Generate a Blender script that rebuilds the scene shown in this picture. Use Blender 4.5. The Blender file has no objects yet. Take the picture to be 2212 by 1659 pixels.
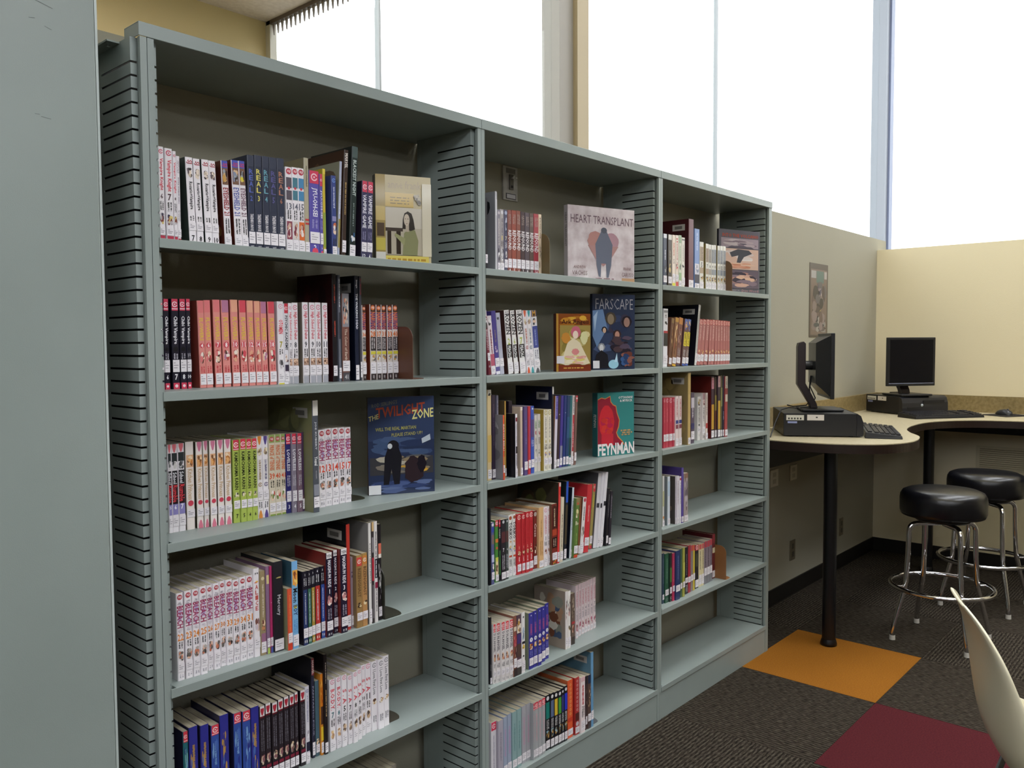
import bpy, bmesh, math, random
from mathutils import Vector, Matrix

# ------------------------------------------------------------------ camera, world, exposure
scene = bpy.context.scene
col = scene.collection
scene.view_settings.view_transform = 'Standard'
scene.view_settings.look = 'None'
scene.view_settings.gamma = 1.0
scene.view_settings.use_curve_mapping = False
scene.view_settings.exposure = -0.14
scene.cycles.use_denoising = True
scene.cycles.max_bounces = 8
scene.cycles.diffuse_bounces = 5
scene.cycles.glossy_bounces = 3
scene.cycles.transparent_max_bounces = 12
scene.cycles.caustics_reflective = False
scene.cycles.caustics_refractive = False
scene.cycles.sample_clamp_indirect = 6.0

CAM = Vector((-0.7431, -1.5836, 1.3885))
YAW, PITCH, ROLL = math.radians(48.393), math.radians(-2.812), math.radians(-0.319)
fw = Vector((math.sin(YAW) * math.cos(PITCH), math.cos(YAW) * math.cos(PITCH), math.sin(PITCH)))
rt = Vector((math.cos(YAW), -math.sin(YAW), 0))
up = rt.cross(fw)
r2 = math.cos(ROLL) * rt + math.sin(ROLL) * up
u2 = -math.sin(ROLL) * rt + math.cos(ROLL) * up
cd = bpy.data.cameras.new('camera')
cam = bpy.data.objects.new('camera', cd)
col.objects.link(cam)
m = Matrix((r2, u2, -fw)).transposed().to_4x4()
m.translation = CAM
cam.matrix_world = m
cd.sensor_width = 36.0
cd.lens = 36.0 * 1791.95 / 2212.0
cd.clip_start = 0.05
cd.clip_end = 300
scene.camera = cam

world = bpy.data.worlds.new('world')
scene.world = world
world.use_nodes = True
bg = world.node_tree.nodes['Background']
bg.inputs['Color'].default_value = (0.97, 0.985, 1.0, 1)
bg.inputs['Strength'].default_value = SKY = 3.8
LAMP_LOW, LAMP_HIGH = 11.2, 17.0          # fluorescent diffusers: low ceiling, tall hall

# ------------------------------------------------------------------ materials
_mats = {}

def lin(h):
    if len(h) == 3:
        h = ''.join(ch * 2 for ch in h)
    v = [int(h[i:i + 2], 16) / 255 for i in (0, 2, 4)]
    return tuple(x / 12.92 if x <= 0.04045 else ((x + 0.055) / 1.055) ** 2.4 for x in v) + (1.0,)

def mat(h, rough=0.45, metal=0.0, spec=0.5, key=None):
    k = key or (h, rough, metal, spec)
    if k in _mats:
        return _mats[k]
    mm = bpy.data.materials.new('m_%s_%d' % (h, len(_mats)))
    mm.use_nodes = True
    b = mm.node_tree.nodes['Principled BSDF']
    b.inputs['Base Color'].default_value = lin(h)
    b.inputs['Roughness'].default_value = rough
    b.inputs['Metallic'].default_value = metal
    b.inputs['Specular IOR Level'].default_value = spec
    _mats[k] = mm
    return mm

def noisy(name, h1, h2, scale, rough=0.5, bump=0.0, bscale=200, detail=4, spec=0.5, stretch=(1, 1, 1), lo=0.35, hi=0.65):
    """two tones mixed by noise, with optional fine bump"""
    if name in _mats:
        return _mats[name]
    mm = bpy.data.materials.new(name)
    mm.use_nodes = True
    nt = mm.node_tree
    b = nt.nodes['Principled BSDF']
    tc = nt.nodes.new('ShaderNodeTexCoord')
    mp = nt.nodes.new('ShaderNodeMapping')
    mp.inputs['Scale'].default_value = stretch
    nt.links.new(tc.outputs['Object'], mp.inputs['Vector'])
    n = nt.nodes.new('ShaderNodeTexNoise')
    n.inputs['Scale'].default_value = scale
    n.inputs['Detail'].default_value = detail
    nt.links.new(mp.outputs['Vector'], n.inputs['Vector'])
    r = nt.nodes.new('ShaderNodeValToRGB')
    r.color_ramp.elements[0].position = lo
    r.color_ramp.elements[0].color = lin(h1)
    r.color_ramp.elements[1].position = hi
    r.color_ramp.elements[1].color = lin(h2)
    nt.links.new(n.outputs['Fac'], r.inputs['Fac'])
    nt.links.new(r.outputs['Color'], b.inputs['Base Color'])
    b.inputs['Roughness'].default_value = rough
    b.inputs['Specular IOR Level'].default_value = spec
    if bump:
        n2 = nt.nodes.new('ShaderNodeTexNoise')
        n2.inputs['Scale'].default_value = bscale
        nt.links.new(tc.outputs['Object'], n2.inputs['Vector'])
        bp = nt.nodes.new('ShaderNodeBump')
        bp.inputs['Strength'].default_value = bump
        bp.inputs['Distance'].default_value = 0.002
        nt.links.new(n2.outputs['Fac'], bp.inputs['Height'])
        nt.links.new(bp.outputs['Normal'], b.inputs['Normal'])
    _mats[name] = mm
    return mm

def stripes(name, cols, freq, along):
    """carpet pile: narrow ribs running along one axis, broken up by noise"""
    mm = bpy.data.materials.new(name)
    mm.use_nodes = True
    nt = mm.node_tree
    L = nt.links.new
    b = nt.nodes['Principled BSDF']
    b.inputs['Roughness'].default_value = 0.95
    b.inputs['Specular IOR Level'].default_value = 0.1
    tc = nt.nodes.new('ShaderNodeTexCoord')
    wv = nt.nodes.new('ShaderNodeTexWave')
    wv.bands_direction = 'Y' if along == 'x' else 'X'
    wv.inputs['Scale'].default_value = freq
    wv.inputs['Distortion'].default_value = 1.2
    wv.inputs['Detail'].default_value = 2
    wv.inputs['Detail Scale'].default_value = 0.6
    L(tc.outputs['Object'], wv.inputs['Vector'])
    mp = nt.nodes.new('ShaderNodeMapping')
    mp.inputs['Scale'].default_value = (45, 230, 1) if along == 'x' else (230, 45, 1)
    L(tc.outputs['Object'], mp.inputs['Vector'])
    n = nt.nodes.new('ShaderNodeTexNoise')
    n.inputs['Scale'].default_value = 1.0
    n.inputs['Detail'].default_value = 2
    L(mp.outputs['Vector'], n.inputs['Vector'])
    mx = nt.nodes.new('ShaderNodeMix')
    mx.data_type = 'FLOAT'
    mx.inputs[0].default_value = 0.80
    L(wv.outputs['Fac'], mx.inputs[2])
    L(n.outputs['Fac'], mx.inputs[3])
    r = nt.nodes.new('ShaderNodeValToRGB')
    r.color_ramp.elements[0].position = 0.32
    r.color_ramp.elements[0].color = lin(cols[0])
    r.color_ramp.elements[1].position = 0.68
    r.color_ramp.elements[1].color = lin(cols[-1])
    e = r.color_ramp.elements.new(0.5)
    e.color = lin(cols[1])
    L(mx.outputs[0], r.inputs['Fac'])
    L(r.outputs['Color'], b.inputs['Base Color'])
    bp = nt.nodes.new('ShaderNodeBump')
    bp.inputs['Strength'].default_value = 0.5
    bp.inputs['Distance'].default_value = 0.003
    L(mx.outputs[0], bp.inputs['Height'])
    L(bp.outputs['Normal'], b.inputs['Normal'])
    return mm

def emit(name, h, s):
    mm = bpy.data.materials.new(name)
    mm.use_nodes = True
    b = mm.node_tree.nodes['Principled BSDF']
    b.inputs['Base Color'].default_value = lin(h)
    b.inputs['Emission Color'].default_value = lin(h)
    b.inputs['Emission Strength'].default_value = s
    return mm

def glass():
    mm = bpy.data.materials.new('window_glass')
    mm.use_nodes = True
    nt = mm.node_tree
    nt.nodes.remove(nt.nodes['Principled BSDF'])
    out = nt.nodes['Material Output']
    t = nt.nodes.new('ShaderNodeBsdfTransparent')
    t.inputs['Color'].default_value = (0.97, 0.985, 0.98, 1)
    g = nt.nodes.new('ShaderNodeBsdfGlossy')
    g.inputs['Roughness'].default_value = 0.02
    mx = nt.nodes.new('ShaderNodeMixShader')
    mx.inputs['Fac'].default_value = 0.06
    nt.links.new(t.outputs[0], mx.inputs[1])
    nt.links.new(g.outputs[0], mx.inputs[2])
    nt.links.new(mx.outputs[0], out.inputs['Surface'])
    return mm

STEEL = noisy('sage_steel', '8b9591', '939d99', 3.0, rough=0.38, bump=0.05, bscale=600, spec=0.45)
WALL = noisy('olive_wall', 'a09c8c', 'a29e8e', 1.5, rough=0.8, bump=0.25, bscale=300, spec=0.2)
CREAM = noisy('cream_wall', 'e2d7b8', 'e4d9bb', 1.5, rough=0.75, bump=0.25, bscale=300, spec=0.2)
CEIL = noisy('ceiling_tile', 'd4ccca', 'e0d9d7', 60.0, rough=0.95, bump=0.4, bscale=120, spec=0.1)
DARK = mat('14141a', 0.45)
CHROME = mat('e2e2e6', 0.08, 1.0)
GLASS = glass()
PAPER = noisy('page_edges', '9a917c', 'bdb39d', 900.0, rough=0.9, spec=0.1, stretch=(1, 0.02, 0.02))
STICK = mat('e6e0e4', 0.5)

# ------------------------------------------------------------------ mesh builder
class MB:
    def __init__(s):
        s.v, s.f, s.mi, s.mats, s.sm = [], [], [], [], []

    def m(s, mt):
        if mt not in s.mats:
            s.mats.append(mt)
        return s.mats.index(mt)

    def poly(s, pts, mt, smooth=False):
        i = len(s.v)
        s.v += [tuple(p) for p in pts]
        s.f.append(tuple(range(i, i + len(pts))))
        s.mi.append(s.m(mt))
        s.sm.append(smooth)

    def mesh(s, verts, faces, mt, smooth=False):
        i = len(s.v)
        s.v += [tuple(p) for p in verts]
        k = s.m(mt)
        for f in faces:
            s.f.append(tuple(i + q for q in f))
            s.mi.append(k)
            s.sm.append(smooth)

    def box(s, x0, x1, y0, y1, z0, z1, mt):
        v = [(x0, y0, z0), (x1, y0, z0), (x1, y1, z0), (x0, y1, z0), (x0, y0, z1), (x1, y0, z1), (x1, y1, z1), (x0, y1, z1)]
        s.mesh(v, [(0, 3, 2, 1), (4, 5, 6, 7), (0, 1, 5, 4), (1, 2, 6, 5), (2, 3, 7, 6), (3, 0, 4, 7)], mt)

    def tube(s, pts, r, mt, n=10, closed=False, caps=True):
        pts = [Vector(p) for p in pts]
        N = len(pts)
        rs = r if isinstance(r, (list, tuple)) else [r] * N
        ref = None
        rings = []
        for i, p in enumerate(pts):
            a = pts[(i - 1) % N] if (closed or i > 0) else p
            b = pts[(i + 1) % N] if (closed or i < N - 1) else p
            t = (b - a).normalized()
            if ref is None:
                ref = Vector((0, 0, 1)) if abs(t.z) < 0.9 else Vector((1, 0, 0))
            e1 = (ref - t * ref.dot(t)).normalized()
            ref = e1
            e2 = t.cross(e1)
            rings.append([p + rs[i] * (math.cos(2 * math.pi * k / n) * e1 + math.sin(2 * math.pi * k / n) * e2) for k in range(n)])
        v = [q for rg in rings for q in rg]
        f = []
        for i in range(N if closed else N - 1):
            j = (i + 1) % N
            for k in range(n):
                f.append((i * n + k, i * n + (k + 1) % n, j * n + (k + 1) % n, j * n + k))
        s.mesh(v, f, mt, True)
        if caps and not closed:
            s.poly(rings[0][::-1], mt)
            s.poly(rings[-1], mt)

    def lathe(s, prof, mt, c=(0, 0), n=32):
        v, f = [], []
        for r, z in prof:
            for k in range(n):
                a = 2 * math.pi * k / n
                v.append((c[0] + r * math.cos(a), c[1] + r * math.sin(a), z))
        for i in range(len(prof) - 1):
            for k in range(n):
                f.append((i * n + k, i * n + (k + 1) % n, (i + 1) * n + (k + 1) % n, (i + 1) * n + k))
        s.mesh(v, f, mt, True)

    def prism(s, outline, z0, z1, mt, mside=None):
        n = len(outline)
        s.poly([(x, y, z1) for x, y in outline], mt)
        s.poly([(x, y, z0) for x, y in outline][::-1], mside or mt)
        for i in range(n):
            a, b = outline[i], outline[(i + 1) % n]
            s.poly([(a[0], a[1], z0), (b[0], b[1], z0), (b[0], b[1], z1), (a[0], a[1], z1)], mside or mt)

    def data(s, name):
        me = bpy.data.meshes.new(name)
        me.from_pydata(s.v, [], s.f)
        for mt in s.mats:
            me.materials.append(mt)
        me.polygons.foreach_set('material_index', s.mi)
        me.polygons.foreach_set('use_smooth', s.sm)
        me.update()
        return me

    def build(s, name, parent=None, loc=(0, 0, 0)):
        o = bpy.data.objects.new(name, s.data(name))
        col.objects.link(o)
        o.location = loc
        if parent:
            o.parent = parent
        return o

def tag(o, label, cat, group=None):
    o['label'] = label
    o['category'] = cat
    if group:
        o['group'] = group
    return o

def struct(o):
    o['kind'] = 'structure'
    return o

def empty(name, loc=(0, 0, 0), rz=0.0):
    o = bpy.data.objects.new(name, None)
    o.empty_display_size = 0.05
    col.objects.link(o)
    o.location = loc
    o.rotation_euler = (0, 0, rz)
    return o

def bevel(o, w, seg=2):
    md = o.modifiers.new('bevel', 'BEVEL')
    md.width = w
    md.segments = seg
    md.limit_method = 'ANGLE'
    return o

_txt = {}

def text_mesh(s, bold=0.0):
    """outline of a string in the built-in font, scaled to the unit square"""
    k = (s, bold)
    if k in _txt:
        return _txt[k]
    cu = bpy.data.curves.new('print', 'FONT')
    cu.body = s
    cu.resolution_u = 1
    cu.offset = bold
    ob = bpy.data.objects.new('print', cu)
    me = bpy.data.meshes.new_from_object(ob)
    v = [(p.co.x, p.co.y) for p in me.vertices]
    f = [tuple(p.vertices) for p in me.polygons]
    bpy.data.objects.remove(ob)
    bpy.data.curves.remove(cu)
    bpy.data.meshes.remove(me)
    x0 = min(p[0] for p in v); x1 = max(p[0] for p in v)
    y0 = min(p[1] for p in v); y1 = max(p[1] for p in v)
    v = [((x - x0) / (x1 - x0), (y - y0) / max(y1 - y0, 1e-6)) for x, y in v]
    _txt[k] = (v, f, (x1 - x0) / max(y1 - y0, 1e-6))
    return _txt[k]

def put_text(mb, s, fn, mt, bold=0.01):
    v, f, _ = text_mesh(s, bold)
    mb.mesh([fn(x, y) for x, y in v], f, mt)

# ------------------------------------------------------------------ the room
SX = (0.0, 0.9190, 1.8445, 2.7516)                 # seams between the bookcase sections
SZ = {'base': 0.1208, 's5': 0.4090, 's4': 0.7044, 's3': 0.9970, 's2': 1.2968, 's1': 1.5958}
CB, CT = 1.9729, 1.9997
YB = 0.262                                          # face of the half wall
XR = 4.955                                          # face of the partition wall

def sbox(name, *a, parent=None):
    mb = MB(); mb.box(*a)
    o = mb.build(name, parent)
    return struct(o)

TX, TY = 0.604, 0.556
floor = sbox('floor', -5, 8.3, -6, 1.32, -0.06, -0.006, mat('3a342c', 0.9))
ca = stripes('carpet_ribs_x', ['17130f', '352e27', '565045'], 22, 'x')
cb_ = stripes('carpet_ribs_y', ['17130f', '332c25', '524c41'], 22, 'y')
orange = noisy('carpet_orange', '8e5a1c', '9a6422', 180, rough=0.95, bump=0.5, bscale=400, spec=0.1)
maroon = noisy('carpet_maroon', '4a1c22', '562226', 180, rough=0.95, bump=0.5, bscale=400, spec=0.1)
tiles = {}
for k, mt in (('a', ca), ('b', cb_), ('o', orange), ('r', maroon)):
    mb = MB(); mb.box(0.0006, TX - 0.0006, 0.0006, TY - 0.0006, -0.006, 0.0, mt)
    tiles[k] = mb.data('carpet_tile')
for i in range(-12, 10):
    for j in range(-10, 3):
        k = 'a' if (i + j) % 2 else 'b'
        if (i, j) == (0, -1): k = 'o'
        if (i, j) == (-1, -2): k = 'r'
        if (i, j) in ((-6, -5), (4, -6)): k = 'o'
        if (i, j) in ((5, -4), (-4, -7)): k = 'r'
        t = bpy.data.objects.new('carpet_tile', tiles[k])
        col.objects.link(t)
        t.parent = floor
        t.location = (2.516 + i * TX, 0.008 + j * TY, 0)

sbox('wall_back', -5, 5.13, YB, YB + 0.11, 0, 2.058, WALL)
sbox('wall_right', XR, XR + 0.11, -4.2, YB, 0, 1.985, CREAM)
sbox('wall_far', -5, 1.027, 1.22, 1.34, 0, 2.6, noisy('yellow_wall', 'd8ca9e', 'dbcda2', 1.5, rough=0.75, bump=0.25, bscale=300, spec=0.2))
sbox('wall_left', -5.1, -5, -6, 1.34, 0, 2.7, mat('5a5244', 0.8))
sbox('wall_front', -5, 8.3, -6.1, -6, 0, 5.7, mat('5a5244', 0.8))
sbox('wall_side', 8.1, 8.2, -6, -4.2, 0, 5.7, CREAM)
sbox('ceiling', -5, 1.027, -6, 1.34, 2.6, 2.68, CEIL)
sbox('wall_upper', 0.95, 1.027, -6, 1.34, 2.68, 5.7, CREAM)
sbox('roof', 0.95, 8.3, -6.1, 1.34, 5.7, 5.8, CEIL)
base = mat('120e0c', 0.5)
sbox('baseboard_back', 2.78, XR, YB - 0.008, YB, 0.001, 0.085, base)
sbox('baseboard_right', XR - 0.008, XR, -4.2, YB - 0.008, 0.001, 0.085, base)

# edge of the low ceiling, with the row of little blind hooks that hang below it
tr = sbox('trim_1', 1.027, 1.045, -6, 1.215, 2.585, 2.66, mat('5f5652', 0.6))
mb = MB()
hook = mat('8d8680', 0.6)
y = 1.2
while y > -2.0:
    mb.mesh([(1.034, y, 2.585), (1.034, y + 0.012, 2.585), (1.034, y + 0.006, 2.545), (1.040, y, 2.585), (1.040, y + 0.012, 2.585), (1.040, y + 0.006, 2.545)],
            [(0, 1, 2), (5, 4, 3), (0, 3, 4, 1), (1, 4, 5, 2), (2, 5, 3, 0)], hook)
    y -= 0.028
hk = mb.build('blind_hooks', tr)
hk['kind'] = 'stuff'

# tall glazing beyond the half wall
alu = mat('a0a4a8', 0.35)
beige = mat('a3957a', 0.5)
w1 = struct(MB().build('window_1'))
def wpart(name, parent, *a):
    mb = MB(); mb.box(*a)
    return mb.build(name, parent)
wpart('sill', w1, 1.027, 8.16, 1.20, 1.34, 0.0, 0.9, CREAM)
wpart('jamb', w1, 1.027, 1.055, 1.19, 1.30, 0.9, 5.7, mat('c9c8bd', 0.5))
edges = [1.055, 1.592, 1.602, 2.785, 3.075, 4.605, 4.615, 7.985]
wpart('mullion', w1, 1.592, 1.602, 1.24, 1.27, 0.9, 5.7, mat('a4aab2', 0.3))
wpart('mullion', w1, 4.605, 4.617, 1.24, 1.27, 0.9, 5.7, mat('a4aab2', 0.3))
mb = MB()
mb.box(2.785, 2.905, 1.20, 1.32, 0.9, 5.7, mat('8d8984', 0.5))
mb.box(2.905, 3.005, 1.17, 1.32, 0.9, 5.7, beige)
mb.box(3.005, 3.030, 1.19, 1.32, 0.9, 5.7, mat('5c5040', 0.5))
mb.box(3.030, 3.075, 1.22, 1.32, 0.9, 5.7, alu)
mb.build('mullion', w1)
mb = MB()
mb.box(7.985, 8.06, 1.18, 1.32, 0.9, 5.7, mat('9298a4', 0.4))
mb.box(8.06, 8.16, 1.16, 1.32, 0.9, 5.7, mat('7c86a4', 0.4))
mb.build('mullion', w1)
for a, b in ((1.055, 1.592), (1.602, 2.785), (3.075, 4.605), (4.617, 7.985)):
    wpart('pane', w1, a, b, 1.252, 1.258, 0.9, 5.7, GLASS)
w2 = struct(MB().build('window_2'))
wpart('sill', w2, 8.16, 8.28, -4.2, 1.34, 0, 0.9, CREAM)
for a, b in ((-4.2, -2.6), (-2.58, -0.95), (-0.93, 1.16)):
    wpart('pane', w2, 8.21, 8.216, a, b, 0.9, 5.7, GLASS)
for a in (-2.6, -0.95):
    wpart('mullion', w2, 8.19, 8.24, a, a + 0.02, 0.9, 5.7, mat('f0f2f4', 0.4))
sbox('ground', -60, 90, 1.4, 120, -0.3, -0.2, mat('c8c8c2', 0.9))
sbox('ground_side', 8.3, 90, -60, 1.4, -0.3, -0.2, mat('c8c8c2', 0.9))
pale = mat('858079', 0.8)
mb = MB(); mb.box(12.0, 12.4, -0.115, 0.055, -0.2, 9.0, pale)
tag(mb.build('outdoor_column'), 'pale upright column standing outside beyond the glazing', 'column')
mb = MB()
mb.mesh([(11.9, 0.24, -0.2), (12.1, 0.24, -0.2), (12.1, 0.10, -0.2), (11.9, 0.10, -0.2), (11.9, 0.262, 4.0), (12.1, 0.262, 4.0), (12.1, 0.25, 4.0), (11.9, 0.25, 4.0)],
        [(0, 1, 2, 3), (7, 6, 5, 4), (0, 4, 5, 1), (1, 5, 6, 2), (2, 6, 7, 3), (3, 7, 4, 0)], pale)
tag(mb.build('outdoor_brace'), 'thin pale tapering post outside, beside the upright column', 'post')

# ceiling lamps
lowm = emit('diffuser_low', 'f8fbff', LAMP_LOW)
backm = emit('added_fill_back', 'fff6ea', LAMP_LOW * 1.7)  # added out-of-view fill lamps, brightening the yellow wall and low ceiling
highm = emit('diffuser_high', 'f8fbff', LAMP_HIGH)
def lamp(x, y, z, sx, sy, em, lab, grp):
    t = empty('ceiling_light', (x, y, z))
    tag(t, lab, 'ceiling light', grp)
    mb = MB()
    for a in ((-sx, sx, -sy, -sy + .03), (-sx, sx, sy - .03, sy), (-sx, -sx + .03, -sy + .03, sy - .03), (sx - .03, sx, -sy + .03, sy - .03)):
        mb.box(*a, -0.03, 0.0, mat('e8e8e4', 0.4))
    mb.build('frame', t)
    mb = MB(); mb.box(-sx + .03, sx - .03, -sy + .03, sy - .03, -0.02, -0.004, em)
    mb.build('diffuser', t)
lamp(-0.5, 0.62, 2.6, 0.6, 0.2, backm, 'unseen fill light panel added behind the half wall near the tall glazing', None)
lamp(-2.2, 0.74, 2.6, 0.6, 0.3, backm, 'unseen fill light panel added in the low ceiling behind the half wall', None)
for x in (-3.4, -1.7, 0.1):
    for y in (-4.4, -2.8, -1.2):
        lamp(x, y, 2.6, 0.6, 0.3, lowm, 'recessed fluorescent panel in the low ceiling', 'low ceiling lights')
for x in (2.2, 4.2, 6.4):
    for y in (-3.8, -1.2):
        lamp(x, y, 5.7, 0.6, 0.6, highm, 'square fluorescent panel under the tall hall roof', 'hall roof lights')

# tall steel end panel beside the first bookcase
pan = empty('end_panel', (-0.395, 0.0, 0.0))
tag(pan, 'tall flat grey-green steel panel beside the manga bookcase', 'panel')
PSTEEL = noisy('panel_steel', '89938e', '919b96', 2.0, rough=0.42, bump=0.08, bscale=500)
mb = MB(); mb.box(-0.45, 0.300, 0.0, 0.022, 0.0, 2.25, PSTEEL)
bevel(mb.build('face_sheet', pan), 0.003)
mb = MB()
mb.box(0.3005, 0.3050, 0.002, 0.03, 0.0, 2.25, mat('b4beba', 0.3))  # paler than the sheet: bright highlight on the fold put into its colour
mb.build('edge_fold', pan)
mb = MB(); mb.box(-0.45, 0.29, 0.0225, 0.25, 0.0, 2.24, PSTEEL)
mb.build('casing', pan)
mb = MB()
rnd = random.Random(4)
for (x, z, l, a) in ((0.20, 1.985, .030, -14), (0.19, 1.952, .010, 10), (0.215, 1.944, .012, -18), (0.195, 1.79, .008, 0), (0.205, 1.787, .016, -6)):
    dx, dz = l * math.cos(math.radians(a)), l * math.sin(math.radians(a))
    mb.poly([(x, -0.0004, z), (x + dx, -0.0004, z + dz), (x + dx, -0.0004, z + dz + .0007), (x, -0.0004, z + .0007)], mat('565c59', 0.7))
mb.build('scuff_marks', pan)['kind'] = 'stuff'

# ------------------------------------------------------------------ bookcases
def upright(parent, s, d, top, name='upright'):
    """one steel side: s = seam, d = +1 interior to the right, -1 interior to the left"""
    X = lambda a, b: (min(s + d * a, s + d * b), max(s + d * a, s + d * b))
    slot_shade = mat('23262a', 0.6)
    mb = MB()
    mb.box(*X(0.0006, 0.0135), 0.0, 0.0015, 0.0, top, STEEL)             # front flange
    mb.box(*X(0.0120, 0.0135), 0.0015, 0.0100, 0.0, top, STEEL)          # its return
    mb.box(*X(0.0006, 0.0020), 0.0015, 0.0163, 0.0, top, STEEL)          # middle web, front part in the steel colour
    mb.box(*X(0.0006, 0.0020), 0.0163, 0.232, 0.0, top, slot_shade)            # rear part near-black: shade inside the slots put into the colour
    mb.box(*X(0.0022, 0.025), 0.214, 0.232, 0.0, top, STEEL)             # rear channel
    u = mb.build(name, parent)
    mb = MB()
    z1 = 1.9288
    mb.box(*X(0.0235, 0.025), 0.0180, 0.2135, z1, top, STEEL)
    mb.box(*X(0.0020, 0.025), 0.0165, 0.0180, z1, top, STEEL)
    mb.box(*X(0.0235, 0.025), 0.148, 0.2135, 0.0, z1, STEEL)
    z = z1
    while z > 0.06:
        a, b = z - 0.0254, z - 0.0042
        mb.box(*X(0.0235, 0.025), 0.0180, 0.148, a, b, STEEL)
        mb.box(*X(0.0125, 0.025), 0.0165, 0.0180, a, b, STEEL)
        z -= 0.0254
    mb.box(*X(0.0020, 0.0125), 0.0165, 0.0180, 0.0, z1, STEEL)
    mb.box(*X(0.0235, 0.025), 0.0180, 0.148, 0.0, max(z, 0.001), STEEL)
    mb.build('slotted_panel', u)
    return u

def shelf_board(parent, x0, x1, z, name='shelf'):
    mb = MB()
    mb.box(x0, x1, 0.0015, 0.226, z - 0.0015, z, STEEL)
    mb.box(x0 - 0.0117, x1 + 0.0117, -0.002, 0.0015, z - 0.0185, z, STEEL)
    mb.box(x0, x1, 0.0015, 0.014, z - 0.0185, z - 0.017, STEEL)
    mb.box(x0, x0 + 0.0015, 0.0015, 0.226, z - 0.0185, z - 0.0015, STEEL)
    mb.box(x1 - 0.0015, x1, 0.0015, 0.226, z - 0.0185, z - 0.0015, STEEL)
    return bevel(mb.build(name, parent), 0.0008, 2)

labs = ('grey-green steel bookcase section next to the flat steel panel', 'grey-green steel bookcase section with a wall lock plate behind its upper shelf',
        'grey-green steel bookcase section beside the computer counter')
for i in range(3):
    a, b = SX[i], SX[i + 1]
    t = empty('bookcase', ((a + b) / 2, 0, 0))
    tag(t, labs[i], 'bookcase', 'steel bookcase sections')
    ox = (a + b) / 2
    L = lambda v: v - ox
    upright(t, L(a), 1, CB)
    upright(t, L(b), -1, CB)
    if i == 0:
        upright(t, L(a), -1, CB)
        mb = MB(); mb.box(L(a) - 0.049, L(a) - 0.0251, 0.06, 0.23, CB - 0.004, CB - 0.001, STEEL)
        mb.box(L(a) - 0.040, L(a) - 0.034, 0.08, 0.086, CB - 0.007, CB - 0.004, CHROME)
        mb.box(L(a) - 0.040, L(a) - 0.034, 0.19, 0.196, CB - 0.007, CB - 0.004, CHROME)
        mb.build('top_bracket', t)
    if i == 2:
        upright(t, L(b), 1, CB)
    for k in ('s1', 's2', 's3', 's4', 's5'):
        shelf_board(t, L(a) + 0.0255, L(b) - 0.0255, SZ[k]).name = 'shelf'

    shelf_board(t, L(a) + 0.0255, L(b) - 0.0255, SZ['base'], 'base_shelf')
    mb = MB(); mb.box(L(a) + 0.0140, L(b) - 0.0140, 0.0016, 0.004, 0.0, SZ['base'] - 0.019, STEEL)
    mb.build('kick_plate', t)
    ca_ = L(a) - (0.016 if i == 0 else -0.0008)
    cb2 = L(b) + (0.016 if i == 2 else -0.0008)
    mb = MB()
    mb.box(ca_, cb2, -0.002, 0.0, CB + 0.0005, CT, STEEL)
    mb.box(ca_, cb2, 0.0, 0.06, CT - 0.002, CT, STEEL)
    mb.box(ca_, ca_ + 0.002, 0.0, 0.06, CB + 0.0005, CT - 0.002, STEEL)
    mb.box(cb2 - 0.002, cb2, 0.0, 0.06, CB + 0.0005, CT - 0.002, STEEL)
    mb.box(L(a) + 0.002, L(b) - 0.002, 0.0, 0.2616, CB + 0.0005, CB + 0.003, STEEL)
    bevel(mb.build('canopy', t), 0.0006, 1)

# ------------------------------------------------------------------ books
W = 'ece6ea'
N = '#n'            # replaced by the volume number
# spine print, fractions run from the top of the spine downwards:
#  b band | t lettering reading down | h lettering across | k stacked letters | c round badge | p pointed tab | s white call-number label
#  a small picture made of patches | d illegible small print | S library label on the side cover
ST = {}
def style(k, c, p, lab, side=None, kind='pb', grp=None, d=None, cat=None):
    ST[k] = dict(c=c, p=p, lab=lab, side=side or c, kind=kind, grp=grp, d=d)

style('VK', W, [('c', .05, .36, 'c8405a', W), ('t', 'Vampire Knight', .12, .46, 'd23a4e', .62), ('h', N, .52, '4a2b33', .7), ('d', .57, .67, '333333'), ('a', .69, .82, ['3a3550', 'd8c27a', '7a3b33', 'b8b0b4']), ('s', .85, .93), ('b', .935, 1, 'b83a50')], 'white manga paperback with red lettering and dark number {n} on the spine', grp='red-lettered white manga volumes')
style('KT', W, [('d', .05, .2, '8a8088'), ('t', 'Vampire Doll', .24, .55, '8a8390', .5), ('d', .62, .75, '999999'), ('b', .95, 1, 'a03848'), ('s', .84, .93)], 'thin white manga paperback with pale grey lettering beside the red-lettered volumes')
style('RV', W, [('t', 'SJ', .03, .075, 'a83a48', .75), ('a', .11, .24, ['3b3436', 'c9b8a4', '6a5a60', 'e8d8c8']), ('t', 'Rosario+Vampire', .28, .60, '2c2a2e', .55), ('d', .67, .73, '444444'), ('s', .75, .84), ('h', N, .93, '1c1c20', .62)], 'white manga paperback with black curly lettering and slanted number {n} at its foot', side='2f3d36', grp='curly-lettered white manga volumes')
style('ES', W, [('b', 0, .085, '4a58b0'), ('t', 'SJ', .025, .07, 'c03a55', .7), ('b', .085, .275, '7a5a48'), ('a', .09, .27, ['d8b890', '3a2a28', '9aa0a8', '#x']), ('t', 'EYESHIELD 21', .31, .63, '#y', .7), ('d', .66, .84, '26262a'), ('s', .87, .97)], 'manga paperback with blue head, {n} lettering and white lower spine', side='6a3228')
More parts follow.
